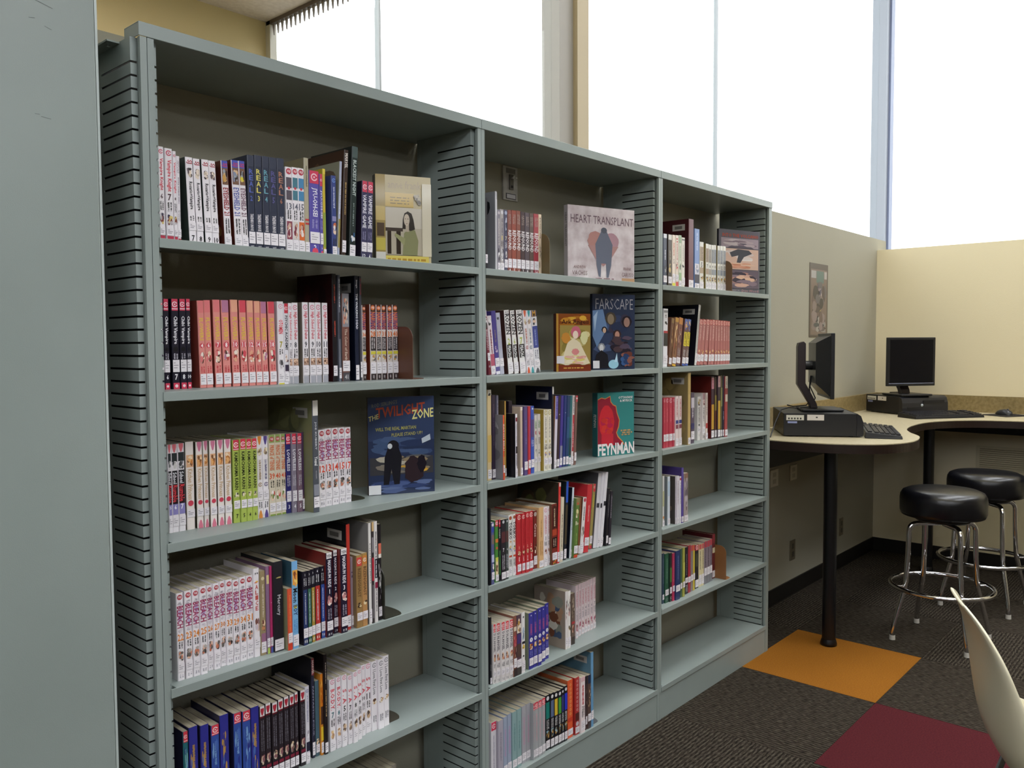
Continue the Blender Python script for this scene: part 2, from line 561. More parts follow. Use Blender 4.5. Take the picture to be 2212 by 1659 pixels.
style('RE', '33384a', [('b', 0, .12, '3c4152'), ('k', 'REAL', .14, .40, '#y', .62), ('h', N, .455, '#y', .55), ('t', 'TAKEHIKO INOUE', .62, .80, 'e4e2e6', .42), ('s', .81, .935), ('h', 'VIZ', .967, 'c8c8cc', .22)], 'dark slate manga paperback with stacked coloured letters and number {n}', grp='dark slate manga volumes')
style('DG', W, [('j', .05, .42, 'b8394a'), ('b', .12, .24, '#x'), ('c', .245, .2, 'c84a55'), ('b', .27, .38, '#x'), ('h', N, .455, '6a6a78', .75), ('d', .50, .61, '222226'), ('b', .63, .84, '#y'), ('a', .64, .84, ['e8dcd8', '7a3040', 'c8a08a']), ('s', .86, .98)], 'white manga paperback with red badge, hyphen dots and outlined number {n}', grp='red-badged white manga volumes')
style('m1', 'b0a890', [('t', 'SHENZHEN', .08, .30, '6a6050', .5), ('b', .63, .65, 'c04040'), ('b', .67, .69, 'c04040'), ('s', .87, .98)], 'tall slim beige graphic novel with thin red rings near its foot', side='8d8468', d=.165)
style('JO', '5d54a6', [('b', 0, .15, 'cf3f5c'), ('c', .075, .33, 'f0c8cf', 'cf3f5c'), ('t', 'JYU-OH-SEI', .20, .54, 'f0eef6', .55), ('d', .57, .68, '9a94c8'), ('s', .725, .86), ('h', N, .91, 'f0eef6', .4), ('c', .955, .30, 'd84a62')], 'violet manga paperback with red rounded head, number {n}')
style('m2', 'c9b23a', [('b', 0, .06, 'e2cc50'), ('b', .5, .9, '8fa040'), ('s', .92, .99)], 'narrow yellow paperback wedged beside the violet volumes')
style('m3', '3d4a86', [('c', .06, .36, '7fa2e0', '3d4a86'), ('t', 'TSUBASA', .14, .40, 'c8cce4', .5), ('b', .5, .56, '8a8ab8'), ('a', .55, .76, ['e6c9b0', '46508c', 'c86a40', 'efe8e0']), ('d', .77, .86, '222222'), ('s', .87, .98)], 'blue manga paperback with pale round badge and figure patch')
style('m4', 'aab0c4', [('t', 'THE MARVELS PROJECT', .18, .55, 'e8e8ee', .6), ('b', .6, .9, '9a8c50')], 'thin pale blue-grey comic with grey picture cover', side='9a9a86', d=.17, kind='gn')
style('m5', '3a2a24', [('t', 'MARVEL', .03, .17, 'e8e0d8', .62), ('t', 'HOUSE OF M', .3, .6, 'b89a60', .5), ('s', .84, .95)], 'tall brown-black comic with white capitals at the spine head', side='4a3428', d=.17, kind='gn')
style('m6', '23302f', [('b', 0, .1, '4a5a58'), ('t', 'BLACKEST NIGHT', .12, .44, 'c6d2ce', .5), ('t', 'Johns Reis', .5, .72, '90a09c', .35), ('a', .75, .88, ['2c5a8a', 'd8d8dc', '1a2020']), ('s', .88, .98)], 'tallest dark teal comic with white capitals leaning on its neighbour', side='2a2f2c', d=.17, kind='gn')
style('VG', '3d3a5c', [('b', 0, .14, 'd04860'), ('c', .075, .38, 'f0d0d6', 'd04860'), ('t', 'VAMPIRE GAME', .17, .60, 'e6e4ee', .6), ('d', .64, .75, '8a88a8'), ('s', .78, .90), ('h', N, .955, 'eeeeee', .5)], 'navy manga paperback with red head, white serif capitals and number {n}', side='2b2433')
style('CV', '1f1c2b', [('b', 0, .13, 'd0405a'), ('c', .06, .38, 'f4dce0', 'd0405a'), ('b', .105, .115, 'f4dce0'), ('t', 'Chibi Vampire', .19, .50, 'f2f0f4', .6), ('c', .555, .33, '0e0d14'), ('d', .60, .67, 'b8b4c0'), ('s', .675, .81), ('h', N, .865, 'f4f2f6', .62), ('b', .93, 1, 'd0405a'), ('c', .965, .22, 'f4dce0')], 'black manga paperback with red head and foot and number {n}', grp='black and red manga volumes')
style('BF', 'e08f88', [('c', .05, .3, 'c9706a', 'e08f88'), ('b', 0, .14, '#x'), ('t', 'FLOWERS', .20, .46, 'e6c44a', .52), ('c', .515, .38, 'd2505e'), ('h', N, .515, 'fff2f2', .5), ('a', .56, .73, ['e9c9ae', '5a3a30', 'b84a48', 'f4e4da', '#x']), ('d', .75, .83, 'c8404c'), ('s', .84, .965)], 'pink manga paperback with yellow lettering and white number {n} in a circle', side='a04a40', grp='pink manga volumes')
style('OT', W, [('c', .06, .36, 'e0a8b8', W), ('t', 'OTOMEN', .22, .39, 'dc3a4a', .62), ('h', N, .52, 'b0a438', .72), ('d', .57, .64, '2a2a2a'), ('a', .69, .83, ['8a8488', 'ddd4da', '3c3a3e']), ('s', .86, .96), ('b', .985, 1, 'd8cc40')], 'white manga paperback with red capitals and olive number 7')
style('PA', 'e6e2e8', [('b', 0, .12, 'd03a4c'), ('c', .06, .36, 'f2d8dc', 'd03a4c'), ('t', 'PSYCHIC ACADEMY', .15, .58, '23222a', .55), ('a', .62, .74, ['c8a898', '6a4a50', 'f0e0d8']), ('b', .76, .84, '3a3044'), ('s', .86, .97)], 'pale manga paperback with red head and black capitals')
style('HD', W, [('c', .06, .38, 'd88aa0', W), ('t', 'High School Debut', .115, .455, 'd04858', .6), ('h', N, .52, '55555c', .7), ('d', .57, .68, '1f1f24'), ('b', .69, .775, 'b0907e'), ('a', .69, .775, ['e8c8ac', '6a4a3c', 'caa088']), ('s', .785, .90), ('b', .91, 1, 'a6a6ae')], 'white manga paperback with rose lettering, dark number {n} and grey foot', side='8d8478', grp='rose-lettered white manga volumes')
style('n1', '17131a', [('t', 'CLIVE BARKER', .10, .27, 'c0493a', .5), ('t', 'HELLRAISER', .43, .58, 'c0493a', .5), ('s', .85, .945)], 'tall black comic with red capitals and dark red cover', side='3a1518', d=.17, kind='gn', )
style('n2', '6a6c78', [('t', 'THE WALKING', .03, .3, 'e2e2e6', .6), ('b', .35, .6, '3a3c46'), ('s', .87, .97)], 'thin tall grey comic with white lettering next to the black comic', d=.17, kind='gn')
style('n3', '7b5148', [('b', 0, .38, '8f8e96'), ('a', .03, .37, ['e8d0b8', '2a2426', 'd88a70', 'c8b8a8']), ('t', 'The Color of Earth', .40, .76, 'd8c4b4', .3), ('s', .765, .885), ('b', .90, 1, '4a484e'), ('h', '41', .95, 'c8c4c8', .4)], 'thick brown paperback with a figure on its grey upper spine', side='6a6468', kind='pb', d=.15)
style('n4', '161e36', [('t', 'image', .04, .12, 'e6e6ee', .5), ('t', 'THE WALKING DEAD', .17, .51, 'e8e8f0', .5), ('s', .85, .99), ('S',)], 'tall navy-black comic with white capitals and a side label', side='0f1424', d=.17, kind='gn')
style('n5', '4a4a54', [('t', 'INVINCIBLE', .02, .18, 'b8404a', .7), ('s', .82, .97)], 'very thin dark grey comic with red letters at the spine head', d=.17, kind='gn')
style('NA', 'd8cfca', [('b', 0, .10, '4a2a26'), ('j', .045, .36, 'd8743a'), ('b', .10, .33, '5a3a70'), ('t', 'NARUTO', .10, .33, 'd8763e', .75), ('h', N, .39, 'd8702c', .7), ('b', .43, .61, '3a3436'), ('d', .44, .59, 'd6d0d0'), ('b', .62, .66, 'd8cc4a'), ('a', .66, .75, ['6a6a70', 'e0d8d0', 'c89a50']), ('s', .765, .915), ('b', .92, 1, '3a3030'), ('h', 'SJ', .96, 'd0c8c8', .4)], 'manga paperback with purple and orange lettering and orange number {n}', side='7a3a2a', grp='orange-numbered manga volumes')
style('SR', W, [('p', 0, .10, 'd8707a'), ('b', .10, .20, '2a3032'), ('a', .18, .30, ['8a8a8e', 'd6d2d0', '4a4a4c']), ('b', .30, .46, '1e1c22'), ('t', 'School', .32, .45, 'f0f0f4', .55), ('b', .46, .68, '26161e'), ('t', 'Rumble', .465, .66, 'd84048', .7), ('b', .68, .80, '8d86c0'), ('h', N, .715, 'f4f4fa', .6), ('s', .82, .93)], 'manga paperback with red pointed tab, red lettering and number {n} on violet', grp='red pointed tab manga volumes')
style('KP', 'ece2dc', [('p', 0, .115, '#x'), ('b', .15, .29, 'e0b088'), ('a', .15, .29, ['c9803e', 'f0d8b8', '8a5a38', 'e8b070']), ('t', 'Kitchen Princess', .31, .66, 'c8ab86', .55), ('c', .70, .34, 'cc4458'), ('s', .77, .86), ('p', 1, .90, '#y')], '{n}', side='5a5644', grp='peach-lettered manga volumes')
style('KK', 'a9ba58', [('b', 0, .125, 'd23a50'), ('c', .06, .38, 'f4dce0', 'd23a50'), ('b', .108, .116, 'f4dce0'), ('t', 'KAMICHAMA KARIN', .15, .60, '30361c', .5), ('a', .63, .70, ['f4f0e0', '5a5a48', 'd8cca0']), ('s', .73, .83), ('h', N, .92, '2a2c1c', .5)], 'lime green manga paperback with red head and number {n}', grp='lime green manga volumes')
style('CR', W, [('p', 0, .11, '#x'), ('a', .13, .24, ['d8c890', '7a6a58', 'e8dcc0', 'b89a8a']), ('b', .28, .53, 'e0dada'), ('t', 'GACHA GACHA', .29, .53, '#y', .6), ('c', .59, .33, '#y', W), ('s', .66, .78), ('d', .8, .88, '55555c'), ('p', 1, .90, '#x')], 'white manga paperback with {n} pointed tab at the head')
style('PT', 'd6cbb6', [('b', 0, .10, '93a860'), ('j', .055, .36, 'b8494a'), ('t', 'PRINCE of TENNIS', .13, .44, 'd2703e', .66), ('h', N, .51, 'd85a34', .72), ('d', .56, .65, '20221c'), ('a', .67, .82, ['c84a44', 'f0ece4', 'e8c8b0', '7a8a50']), ('s', .84, .95), ('b', .98, 1, '8aa04a')], 'beige manga paperback with green head, orange lettering and number {n}', grp='green-headed manga volumes')
style('LO', '#x', [('b', 0, .13, 'd23a50'), ('c', .06, .38, 'f4dce0', 'd23a50'), ('b', .108, .116, 'f4dce0'), ('t', 'LOVELESS', .20, .47, 'f0eef2', .55), ('d', .52, .66, 'c8c4cc'), ('s', .72, .855), ('h', N, .92, 'f4f2f4', .58)], 'red-headed manga paperback with white capitals and number {n} on {x} spine')
style('o1', '4a3452', [('b', .8, .9, '6a4a58'), ('s', .84, .97)], 'dark plum paperback half hidden behind the protruding grey hardcover')
style('o2', '50545c', [('b', 0, .135, 'e0dcd4'), ('t', 'JOE KUBERT', .19, .44, 'd6d6da', .32), ('t', 'Yossel', .50, .58, 'f0f0f0', .5), ('t', 'April 19', .62, .70, '9a9aa0', .3), ('b', .75, .85, '8a8c96'), ('s', .86, .955), ('S',)], 'tall grey hardcover with white spine head standing proud of the row', side='7c7c58', kind='hc', d=.185)
style('BL', W, [('j', .05, .37, 'b03a44'), ('a', .10, .155, ['c8c0c8', 'dcd4dc', 'a8a0a8']), ('a', .15, .41, ['c8b4d0', 'd8c0d0', 'b0a0c8']), ('t', 'BLEACH', .15, .40, '9c3058', .80), ('a', .40, .46, ['c8c0c8', 'dcd4dc']), ('h', N, .505, '#y', .78), ('d', .555, .635, '26242a'), ('a', .65, .78, ['2e2a2c', 'e8c0a8', 'b0a8a4', 'c87a60', '6a625e']), ('s', .80, .90), ('d', .93, .97, 'a09aa4')], 'white manga paperback with crimson slanted lettering and {y} number {n}', grp='crimson-lettered white manga volumes')
style('p1', W, [('d', .04, .07, '40404a'), ('a', .14, .17, ['d86a5a', 'e8c050']), ('k', 'ALICE', .18, .48, 'c0564e', .5), ('a', .50, .74, ['b8907a', 'e8d8d0', '7a5048', 'c8b8c8']), ('s', .78, .9)], 'white manga paperback with rainbow stacked letters')
style('p2', '9c8a68', [('c', .09, .3, 'd8cca8'), ('t', 'The Diamond of Heart', .16, .55, 'd8ccb8', .45), ('a', .57, .72, ['e6c4a4', '6a3a30', 'c88a60']), ('b', .74, .84, '9a6a88'), ('s', .84, .97)], 'tan manga paperback with a painted face low on the spine')
style('p3', '8a6a88', [('b', .1, .2, 'd8c890'), ('s', .82, .92), ('b', .93, 1, 'a8c058')], 'narrow mauve paperback with a lime foot')
style('p4', 'b8366a', [('c', .42, .12, 'f0d0dc'), ('s', .82, .92), ('b', .93, 1, '4a5a9c')], 'narrow magenta paperback with a blue foot')
style('p5', '26242a', [('a', .16, .19, ['b8a868']), ('t', 'Mercury', .37, .60, 'c8c6cc', .42), ('s', .86, .985)], 'thick black novel with white handwritten title', side='2e3034', d=.135)
style('p6', 'd8583a', [('t', 'LIVING FOR TOMORROW', .10, .70, 'e8884e', .5), ('s', .72, .88), ('b', .90, 1, 'd0442e')], 'short orange-red paperback standing proud in its row', side='8d8a6c', d=.12)
style('p7', '7fb4dc', [('b', 0, .10, '7ab0e0'), ('b', .10, .27, 'e8a84a'), ('a', .1, .3, ['f0d070', '8a4a2c', 'e89a50']), ('t', 'Moon', .31, .47, '1e2430', .66), ('c', .52, .3, 'e2d84a'), ('t', 'BOY', .50, .62, '2a3a6a', .62), ('d', .66, .82, '4a86c0'), ('s', .84, .97)], 'sky blue manga paperback with black and yellow title letters', side='3a5a6a')
style('JD', '1f1c28', [('h', N, .05, 'f0f0f4', .32), ('d', .09, .2, 'c8c8cc'), ('b', .25, 1, '#x'), ('t', 'Joe Sparrow Tales', .29, .72, 'dadae4', .3), ('s', .77, .90), ('d', .93, .97, 'e8e8d8')], 'black-topped paperback with {x} lower spine and small number {n}', grp='black-topped colour-coded volumes', side='221c26')
style('MX', '221a30', [('b', 0, .07, 'e6e0e2'), ('h', 'YEN', .04, '2a2630', .3), ('t', 'MAXIMUM RIDE', .09, .41, 'e6e2ea', .45), ('h', N, .46, 'f0eef4', .5), ('a', .50, .64, ['e0b8ac', 'f0dcd4', '9a6a70', 'c88a88']), ('d', .66, .79, 'a8a0b0'), ('s', .81, .92), ('d', .95, .98, 'c8c8cc')], 'dark violet manga paperback with white head and white number {n}', side='7e2a28', grp='white-headed violet volumes')
style('q1', 'b8382e', [('s', .86, .97), ('S',)], 'tall red-spined hardcover with black cover and white side label', side='15151b', kind='hc', d=.18)
style('q2', 'a08a94', [('a', .2, .3, ['4a3a5a']), ('s', .83, .96)], 'slim mauve paperback between the tall red hardcover and tan volumes')
style('BZ', '#x', [('b', 0, .03, 'a8884e'), ('b', .03, .15, '#y'), ('c', .09, .3, 'f0e4d8', '#y'), ('t', 'BIZENGHAST', .18, .58, '6a4a2e', .5), ('a', .64, .73, ['e8d8b0', '4a3424']), ('s', .79, .90)], 'tan gothic-lettered manga paperback with {y} head tag', side='8a7452')
style('q3', 'e0dcd8', [('t', 'SCREENWRITER TELEVISION', .2, .6, '6a625c', .5), ('s', .85, .98)], 'tall white comic with pale grey picture cover', side='8c8a88', d=.17, kind='gn')
style('q4', '3a3436', [('b', 0, .09, 'c8a878'), ('b', .35, .58, 'b02c3c'), ('b', .15, .3, '8a8488'), ('b', .62, .95, '6a6468')], 'tall comic with black and crimson banded spine', d=.17, kind='gn')
style('q5', 'ded8d6', [('t', 'SHONEN BLADES', .10, .36, '3a363c', .5), ('b', .37, .56, '26222c'), ('t', 'FIRST TOUR', .38, .55, 'e0dce0', .5), ('b', .6, .66, '8a2440'), ('t', 'DARK HORSE', .66, .9, '4a4650', .4)], 'tall white comic with black lettered spine band', d=.17, kind='gn')
style('q6', '201c20', [('b', .20, .31, 'd8705a'), ('b', .31, .35, 'e8ddd4'), ('a', .4, .82, ['d8d4d0', '3a363a', '8a8488']), ('s', .86, .96)], 'black comic with an orange patch, last before the dark bookend', d=.17, kind='gn')
style('SK', '#x', [('#head',), ('a', .14, .95, ['#x', '#y', '4a68b0', '2a3080']), ('t', 'SAILOR', .2, .5, '#y', .45), ('s', .82, .93)], '{n}', side='2c2a4a', grp='deep blue novels on the fifth shelf')
style('VB', '2a2228', [('b', 0, .13, 'ddd8d8'), ('p', .03, .125, 'b03040'), ('b', .13, .15, '6a1c28'), ('t', 'VAMPIRE', .18, .58, '6e6a74', .7), ('a', .6, .78, ['c8b090', '5a4a40', 'e0d4c4', '8a5a60']), ('b', .78, .82, '7a2438'), ('s', .83, .95)], 'black manga paperback with white head, red mark and dull grey lettering', grp='black white-headed manga volumes')
style('r1', 'd8d4dc', [('c', .06, .36, '7a78a8', 'd8d4dc'), ('t', 'PHANTOM', .12, .46, '9a98b4', .55), ('a', .56, .68, ['b0a8b4', 'e8e4ea']), ('b', .72, .84, '26263a'), ('s', .86, .97)], 'pale manga paperback with bluish ring at the head')
style('r2', '2c2c40', [('b', 0, .17, '8d3a40'), ('t', 'MARVEL', .02, .16, 'e8d8d8', .6), ('t', 'FANTASTIC FOUR', .28, .78, '9a9ab0', .4), ('s', .84, .97)], 'tall navy comic with red and white lettered head', side='24242e', d=.17, kind='gn')
style('r3', '4a6470', [('a', .76, .86, ['c88a5a', 'e8d4b0']), ('s', .84, .95)], 'dusty teal paperback with small picture low on the spine', side='3c2c2e')
style('r4', 'd88a2e', [('b', 0, .4, 'd87e26'), ('a', .05, .4, ['e8b050', 'a84a1c']), ('b', .4, .62, '4a3028'), ('b', .65, .82, 'e8c438'), ('s', .84, .97)], 'orange and yellow manga paperback beside a thin black comic')
style('r5', '221a1c', [('t', 'TEEN TITANS', .08, .3, 'c8b8a8', .35), ('t', 'HEAVEN ACADEMY', .35, .62, 'd8b888', .35), ('s', .88, .98)], 'thin tall black comic with pale small capitals', d=.17, kind='gn')
style('BO', W, [('c', .04, .37, 'd890a4', W), ('t', 'B.O.D.Y.', .14, .43, 'd24a58', .62), ('h', N, .50, '2e6a74', .68), ('d', .55, .66, '26262a'), ('a', .70, .84, ['e8c890', 'd8a878', 'f0e0c8', 'b89070']), ('s', .86, .98)], 'white manga paperback with spaced rose capitals and dark teal number {n}')
style('SA', W, [('c', .04, .37, 'd890a4', W), ('t', 'S . A', .20, .40, 'd24a58', .66), ('h', N, .47, '222226', .72), ('d', .53, .64, '26262a'), ('a', .66, .80, ['8a7260', 'e8d0b8', 'c8a888', '5a4a42']), ('s', .82, .95)], 'white manga paperback with short rose lettering and bold black number {n}', grp='short-titled rose-lettered volumes')
style('FL', W, [('c', .06, .36, '8a888e', W), ('t', 'I Love First Love', .12, .48, '77757c', .5), ('a', .53, .63, ['b8823a', '5a4030', 'e8dcc8']), ('d', .78, .88, '77757c')], 'white manga paperback with grey serif lettering beside the flat bookend', grp='grey-lettered white manga volumes')
style('t1', '25252d', [('s', .78, .9)], 'black paperback tucked behind the bookcase upright on the top shelf')
style('t2', 'c4c2c6', [('b', .1, .3, 'd8d6da')], 'thin tall grey-covered comic with black shape on its side', side='8f8f93', d=.165, kind='gn')
style('t3', '8a8590', [('c', .05, .36, 'c8c0c4'), ('t', 'SHAMAN', .14, .58, 'e0d8d0', .6), ('a', .6, .84, ['f0eeee', '4a4650']), ('s', .86, .98)], 'grey manga paperback with white and black lower spine')
style('t4', 'b0a8a8', [('c', .05, .36, 'd8d4d8'), ('t', 'SHAMAN KING', .14, .42, '6a6470', .6), ('h', '5', .46, 'd8bc4a', .6), ('d', .5, .6, '222222'), ('a', .6, .84, ['f0eeee', '5a5660', 'd0ccd0']), ('s', .86, .98)], 'pale grey manga paperback with yellow number 5')
style('t5', '55536a', [('c', .05, .36, 'a8b0c8'), ('a', .1, .38, ['8a8ca4', '3a3c50', 'b8b8c8']), ('h', '7', .46, 'e8dcb8', .6), ('d', .52, .62, 'd8d8dc'), ('a', .64, .78, ['8a8488', 'd8d4d8']), ('s', .80, .93)], 'blue-grey manga paperback with pale number 7')
style('RF', '#x', [('d', .06, .22, 'a8968e'), ('t', 'REFOUND', .32, .64, 'ece6e6', .75), ('s', .78, .925), ('h', N, .965, 'ece6e6', .45)], '{x} paperback with large white capitals and number {n} at its foot', grp='brown-toned lettered volumes')
style('t6', 'e2cdb2', [('t', 'BRAVE STORY', .05, .4, '4a3c30', .5), ('a', .44, .95, ['6a6258', 'c8b8a0', '8a7a68'])], 'cream paperback with black capitals ahead of the olive bookend')
style('u1', '7a2a3a', [('b', 0, .1, 'd8c8cc'), ('a', .1, .3, ['e8e4e6', '3a3a3a']), ('t', 'BIZENGHAST', .3, .62, 'c8a8b0', .6), ('s', .66, .78), ('b', .8, 1, '6a1c2c'), ('c', .87, .3, '9a8a90')], 'maroon manga paperback with white picture at its head')
style('u2', 'e6dade', [('a', .02, .2, ['3a3a3e', 'f0eaec']), ('t', 'ZIGZAG DAYS', .22, .64, '8a3a48', .55), ('b', .65, .85, 'b85a70'), ('s', .86, .98)], 'pink-white leaning manga paperback with claret lettering')
style('u3', '4a3f8c', [('t', 'FRUITS', .3, .5, '8a7a78', .5), ('a', .52, .66, ['c8b8c8', '6a5a9a']), ('b', .74, 1, 'e4e0ea'), ('s', .75, .86), ('b', .88, .95, '5a5490')], 'violet leaning manga paperback with white foot')
style('u4', 'b8b8c8', [('a', .04, .12, ['3a3a44']), ('d', .3, .6, 'a0a0b0'), ('s', .74, .87)], 'silver-grey leaning manga paperback', side='9a9a9c')
style('RM', 'eeeae8', [('d', .01, .05, '55555a'), ('t', 'ROZEN', .06, .38, '26242a', .8), ('b', .42, .54, 'e8e6e2'), ('h', N, .49, 'a8b440', .7), ('b', .54, .75, '1f1d24'), ('t', 'PEACH-PIT', .56, .80, 'eeeeee', .55), ('s', .82, .97)], 'black and white leaning manga paperback with lime number {n}', side='4a2e2a', grp='lime-numbered leaning volumes')
style('u5', 'e8e6ea', [('b', 0, .10, '4a4260'), ('h', 'M', .05, 'd8a03c', .6), ('b', .10, .25, 'dcd8dc'), ('a', .1, .26, ['2a2a30', 'e8c8b0']), ('b', .25, .60, '3a4690'), ('t', 'Reincarnation', .3, .56, '8a96c8', .5), ('d', .63, .78, '77778a'), ('s', .80, .9), ('p', 1, .92, '55555c')], 'blue and white leaning manga paperback, last of the leaning row')
style('v1', 'dcc594', [('b', 0, .06, 'eae4d8'), ('a', .02, .07, ['3a3430']), ('b', .5, .8, 'd8b86a'), ('s', .88, .98)], 'tall cream and yellow graphic novel at the row start', d=.16)
style('v2', '3a2e40', [('t', 'CASTLE WAITING', .1, .6, '6a5a70', .4), ('s', .88, .98)], 'tall dark aubergine graphic novel', d=.16)
style('v3', '6e6a7c', [('t', 'AMERICAN BORN', .05, .5, 'b8b4c4', .4), ('s', .87, .98)], 'tall slate-violet graphic novel', d=.16)
style('v4', 'dc5a32', [('t', 'ZATCH BELL!', .13, .55, 'f4e4d8', .62), ('c', .60, .3, 'a87a50'), ('b', .64, .76, 'c88a50'), ('s', .77, .89), ('b', .90, 1, 'd8503a')], 'orange manga paperback with white slanted capitals', side='7d7a80')
style('v5', 'c49a4a', [('s', .88, .98)], 'very thin gold-spined comic', side='5a4a34', d=.16)
style('v6', '241a28', [('t', 'MALINKY ROBOT', .15, .5, '4a4a52', .4), ('s', .87, .98)], 'tall black-violet graphic novel', side='201824', d=.16)
style('v7', 'dcd6de', [('b', 0, .05, 'f0ecee'), ('b', .06, .12, '7a2436'), ('t', 'NORAGAMI', .16, .45, '9a94a0', .5), ('b', .51, .62, '231c22'), ('d', .64, .82, '6a6670'), ('s', .86, .985)], 'pale lilac manga paperback with claret and black bands', side='16151b')
style('v8', 'cdb7a2', [('b', 0, .05, 'e8dcd0'), ('s', .88, .98)], 'slim beige graphic novel behind the lilac volume', d=.16)
style('v9', '5a4a7c', [('t', 'HARVEST', .2, .55, '8a7aa8', .4), ('s', .80, .92)], 'plum graphic novel with shared white label', d=.15)
style('va', 'c23a46', [('t', 'SPIDER', .15, .5, 'a84a78', .5), ('s', .79, .91)], 'red graphic novel between plum and blue spines', d=.15)
style('vb', '3c56b0', [('c', .04, .2, 'e8e8f0'), ('b', .2, .46, '5a4a7a'), ('d', .5, .6, 'd0d4ea'), ('s', .79, .91)], 'bright blue graphic novel with a white dot at the head', d=.15)
style('vc', 'e4ddd2', [('b', .10, .24, 'c8d0b8'), ('d', .12, .24, '3a5a3a'), ('a', .25, .37, ['b03440', 'c8a0a0']), ('d', .4, .52, '7a7060'), ('a', .6, .7, ['8a8a84', 'd0ccc4']), ('s', .74, .84)], 'short cream manga paperback with green and red marks', grp='short cream manga pair')
style('vd', 'e6dfce', [('c', .05, .4, 'b8a860', '77787c'), ('t', 'FULLMETAL', .12, .46, '9a958a', .6), ('h', '8', .52, 'b09a40', .5), ('d', .56, .65, '2a2830'), ('a', .67, .78, ['c89a50', '8a80b0', 'd8c8a0']), ('s', .79, .90), ('d', .92, .98, '8a8680')], 'short cream manga paperback with ringed head badge', side='a88c30', grp='ring-badged cream manga pair')
style('ve', '26242c', [('b', 0, .09, 'e6e0dc'), ('S',)], 'tallest black hardcover with white spine head behind the leaning comics', side='1d2036', kind='hc', d=.15)
style('vf', 'd8d0dc', [('b', 0, .32, '5a4ca0'), ('t', 'AMULET', .03, .28, '9a90d0', .5), ('s', .88, .98)], 'violet and white comic with orange cover', side='a4642c', d=.15, kind='gn')
style('vg', '3a2830', [('c', .26, .15, 'd0c8cc'), ('s', .88, .98)], 'dark brown leaning comic with a pale dot', d=.15, kind='gn')
style('vh', '44368c', [('b', .7, .87, '8a8a9c'), ('s', .87, .97)], 'deep violet comic leaning with the others', d=.15, kind='gn')
style('vi', '2a3a78', [('c', .24, .12, 'c8d0e0'), ('s', .86, .97)], 'navy leaning comic with tiny pale dot', d=.15, kind='gn')
style('vj', '24406a', [('b', .3, .6, '2c5480'), ('s', .86, .97)], 'dull blue comic leaning with the others', d=.15, kind='gn')
style('vk', '2c6a70', [('b', .6, .85, '23383e'), ('s', .88, .98)], 'teal comic leaning between blue and white ones', d=.15, kind='gn')
style('vl', 'e0d6d4', [('t', 'SKY', .02, .25, '55525a', .6), ('b', .28, .8, 'b8404a'), ('t', 'RUNNERS', .4, .75, 'e8c8c8', .5), ('s', .87, .98)], 'white and red leaning comic', d=.15, kind='gn')
style('vm', '7a5a52', [('b', 0, .09, 'd84a58'), ('c', .04, .3, 'f0e0e0'), ('s', .82, .94)], 'brown leaning comic with red head, last in its row', d=.15, kind='gn')
style('w1', '17171d', [], 'tall black hardcover at the start of the fourth shelf', kind='hc', d=.16)
style('w2', '5a5e88', [('c', .04, .36, 'd8d4dc'), ('b', .08, .16, '3a4aa0'), ('b', .2, .35, '7a6a62'), ('b', .52, .64, 'b8bcd8'), ('a', .66, .78, ['c8c4c0', '7a7670', 'e8e4e0']), ('s', .8, .92)], 'blue-grey manga paperback with picture at mid spine')
style('w3', '4e8a40', [('b', 0, .1, 'c83a44'), ('c', .05, .35, 'f0dede', 'c83a44'), ('b', .3, .36, 'd87a3c'), ('c', .45, .3, 'c8603a'), ('b', .6, .88, 'e2d2a8'), ('p', .6, .68, 'c8d040'), ('a', .68, .84, ['e8c89a', '6a4a3a']), ('s', .88, .98)], 'green manga paperback with small red head and yellow tab')
style('w4', '26262a', [('b', 0, .12, 'c83a44'), ('c', .06, .35, 'f0dede', 'c83a44'), ('d', .15, .3, 'd8d8d8'), ('b', .5, .9, '3a6a3c')], 'narrow black manga paperback with red head')
style('w5', '2c282e', [('c', .04, .25, 'b8b8bc'), ('b', .2, .38, '5a3034'), ('h', '7', .50, 'e8e4e8', .45), ('d', .58, .82, 'b8b4bc'), ('s', .86, .97)], 'black manga paperback with dull red block and number 7')
style('w6', '3c4442', [('c', .04, .25, 'b8b8bc'), ('b', .2, .38, '5a3a38'), ('h', '6', .50, 'e8e4e8', .45), ('d', .58, .82, 'b8b4bc'), ('s', .86, .97)], 'dark grey-green manga paperback with dull red block and number 6')
style('TK', 'eceae6', [('c', .05, .4, 'a85a3c'), ('t', 'TORIKO', .12, .40, '201e1e', .75), ('a', .41, .47, ['e8d4b8', 'c89a70']), ('a', .49, .62, ['4a62b0', 'e8e0d0', '5a7a40', 'd8b880']), ('b', .66, .69, 'c8583c'), ('d', .72, .84, '333333'), ('s', .86, .98)], 'white manga paperback with big black capitals and brown head badge', grp='black-lettered white manga pair')
style('RD', 'c23238', [('c', .06, .4, 'ecc8c0', 'c23238'), ('t', 'LEGEND', .14, .5, 'b8242e', .6), ('h', N, .56, 'e8c8b0', .4), ('a', .60, .70, ['c8a078', '7a3a2c', 'e0c0a0']), ('t', 'TOKYO', .71, .80, 'e8d0cc', .5), ('s', .83, .95)], 'scarlet manga paperback with ring at head and pale {n}', grp='scarlet manga volumes')
style('w7', '7a2e2a', [('c', .06, .4, 'b8a8a0'), ('t', 'Cross', .22, .45, 'd8c0b4', .55), ('a', .55, .75, ['c8a88a', '5a3028', 'e8d4c0']), ('s', .78, .93)], 'brick red manga paperback with cream script')
style('w8', 'dcb27e', [('t', 'PLAIN JANES', .2, .5, 'a87a48', .4), ('d', .55, .8, 'b88a58'), ('s', .88, .99)], 'plain apricot paperback with faint lettering', d=.14)
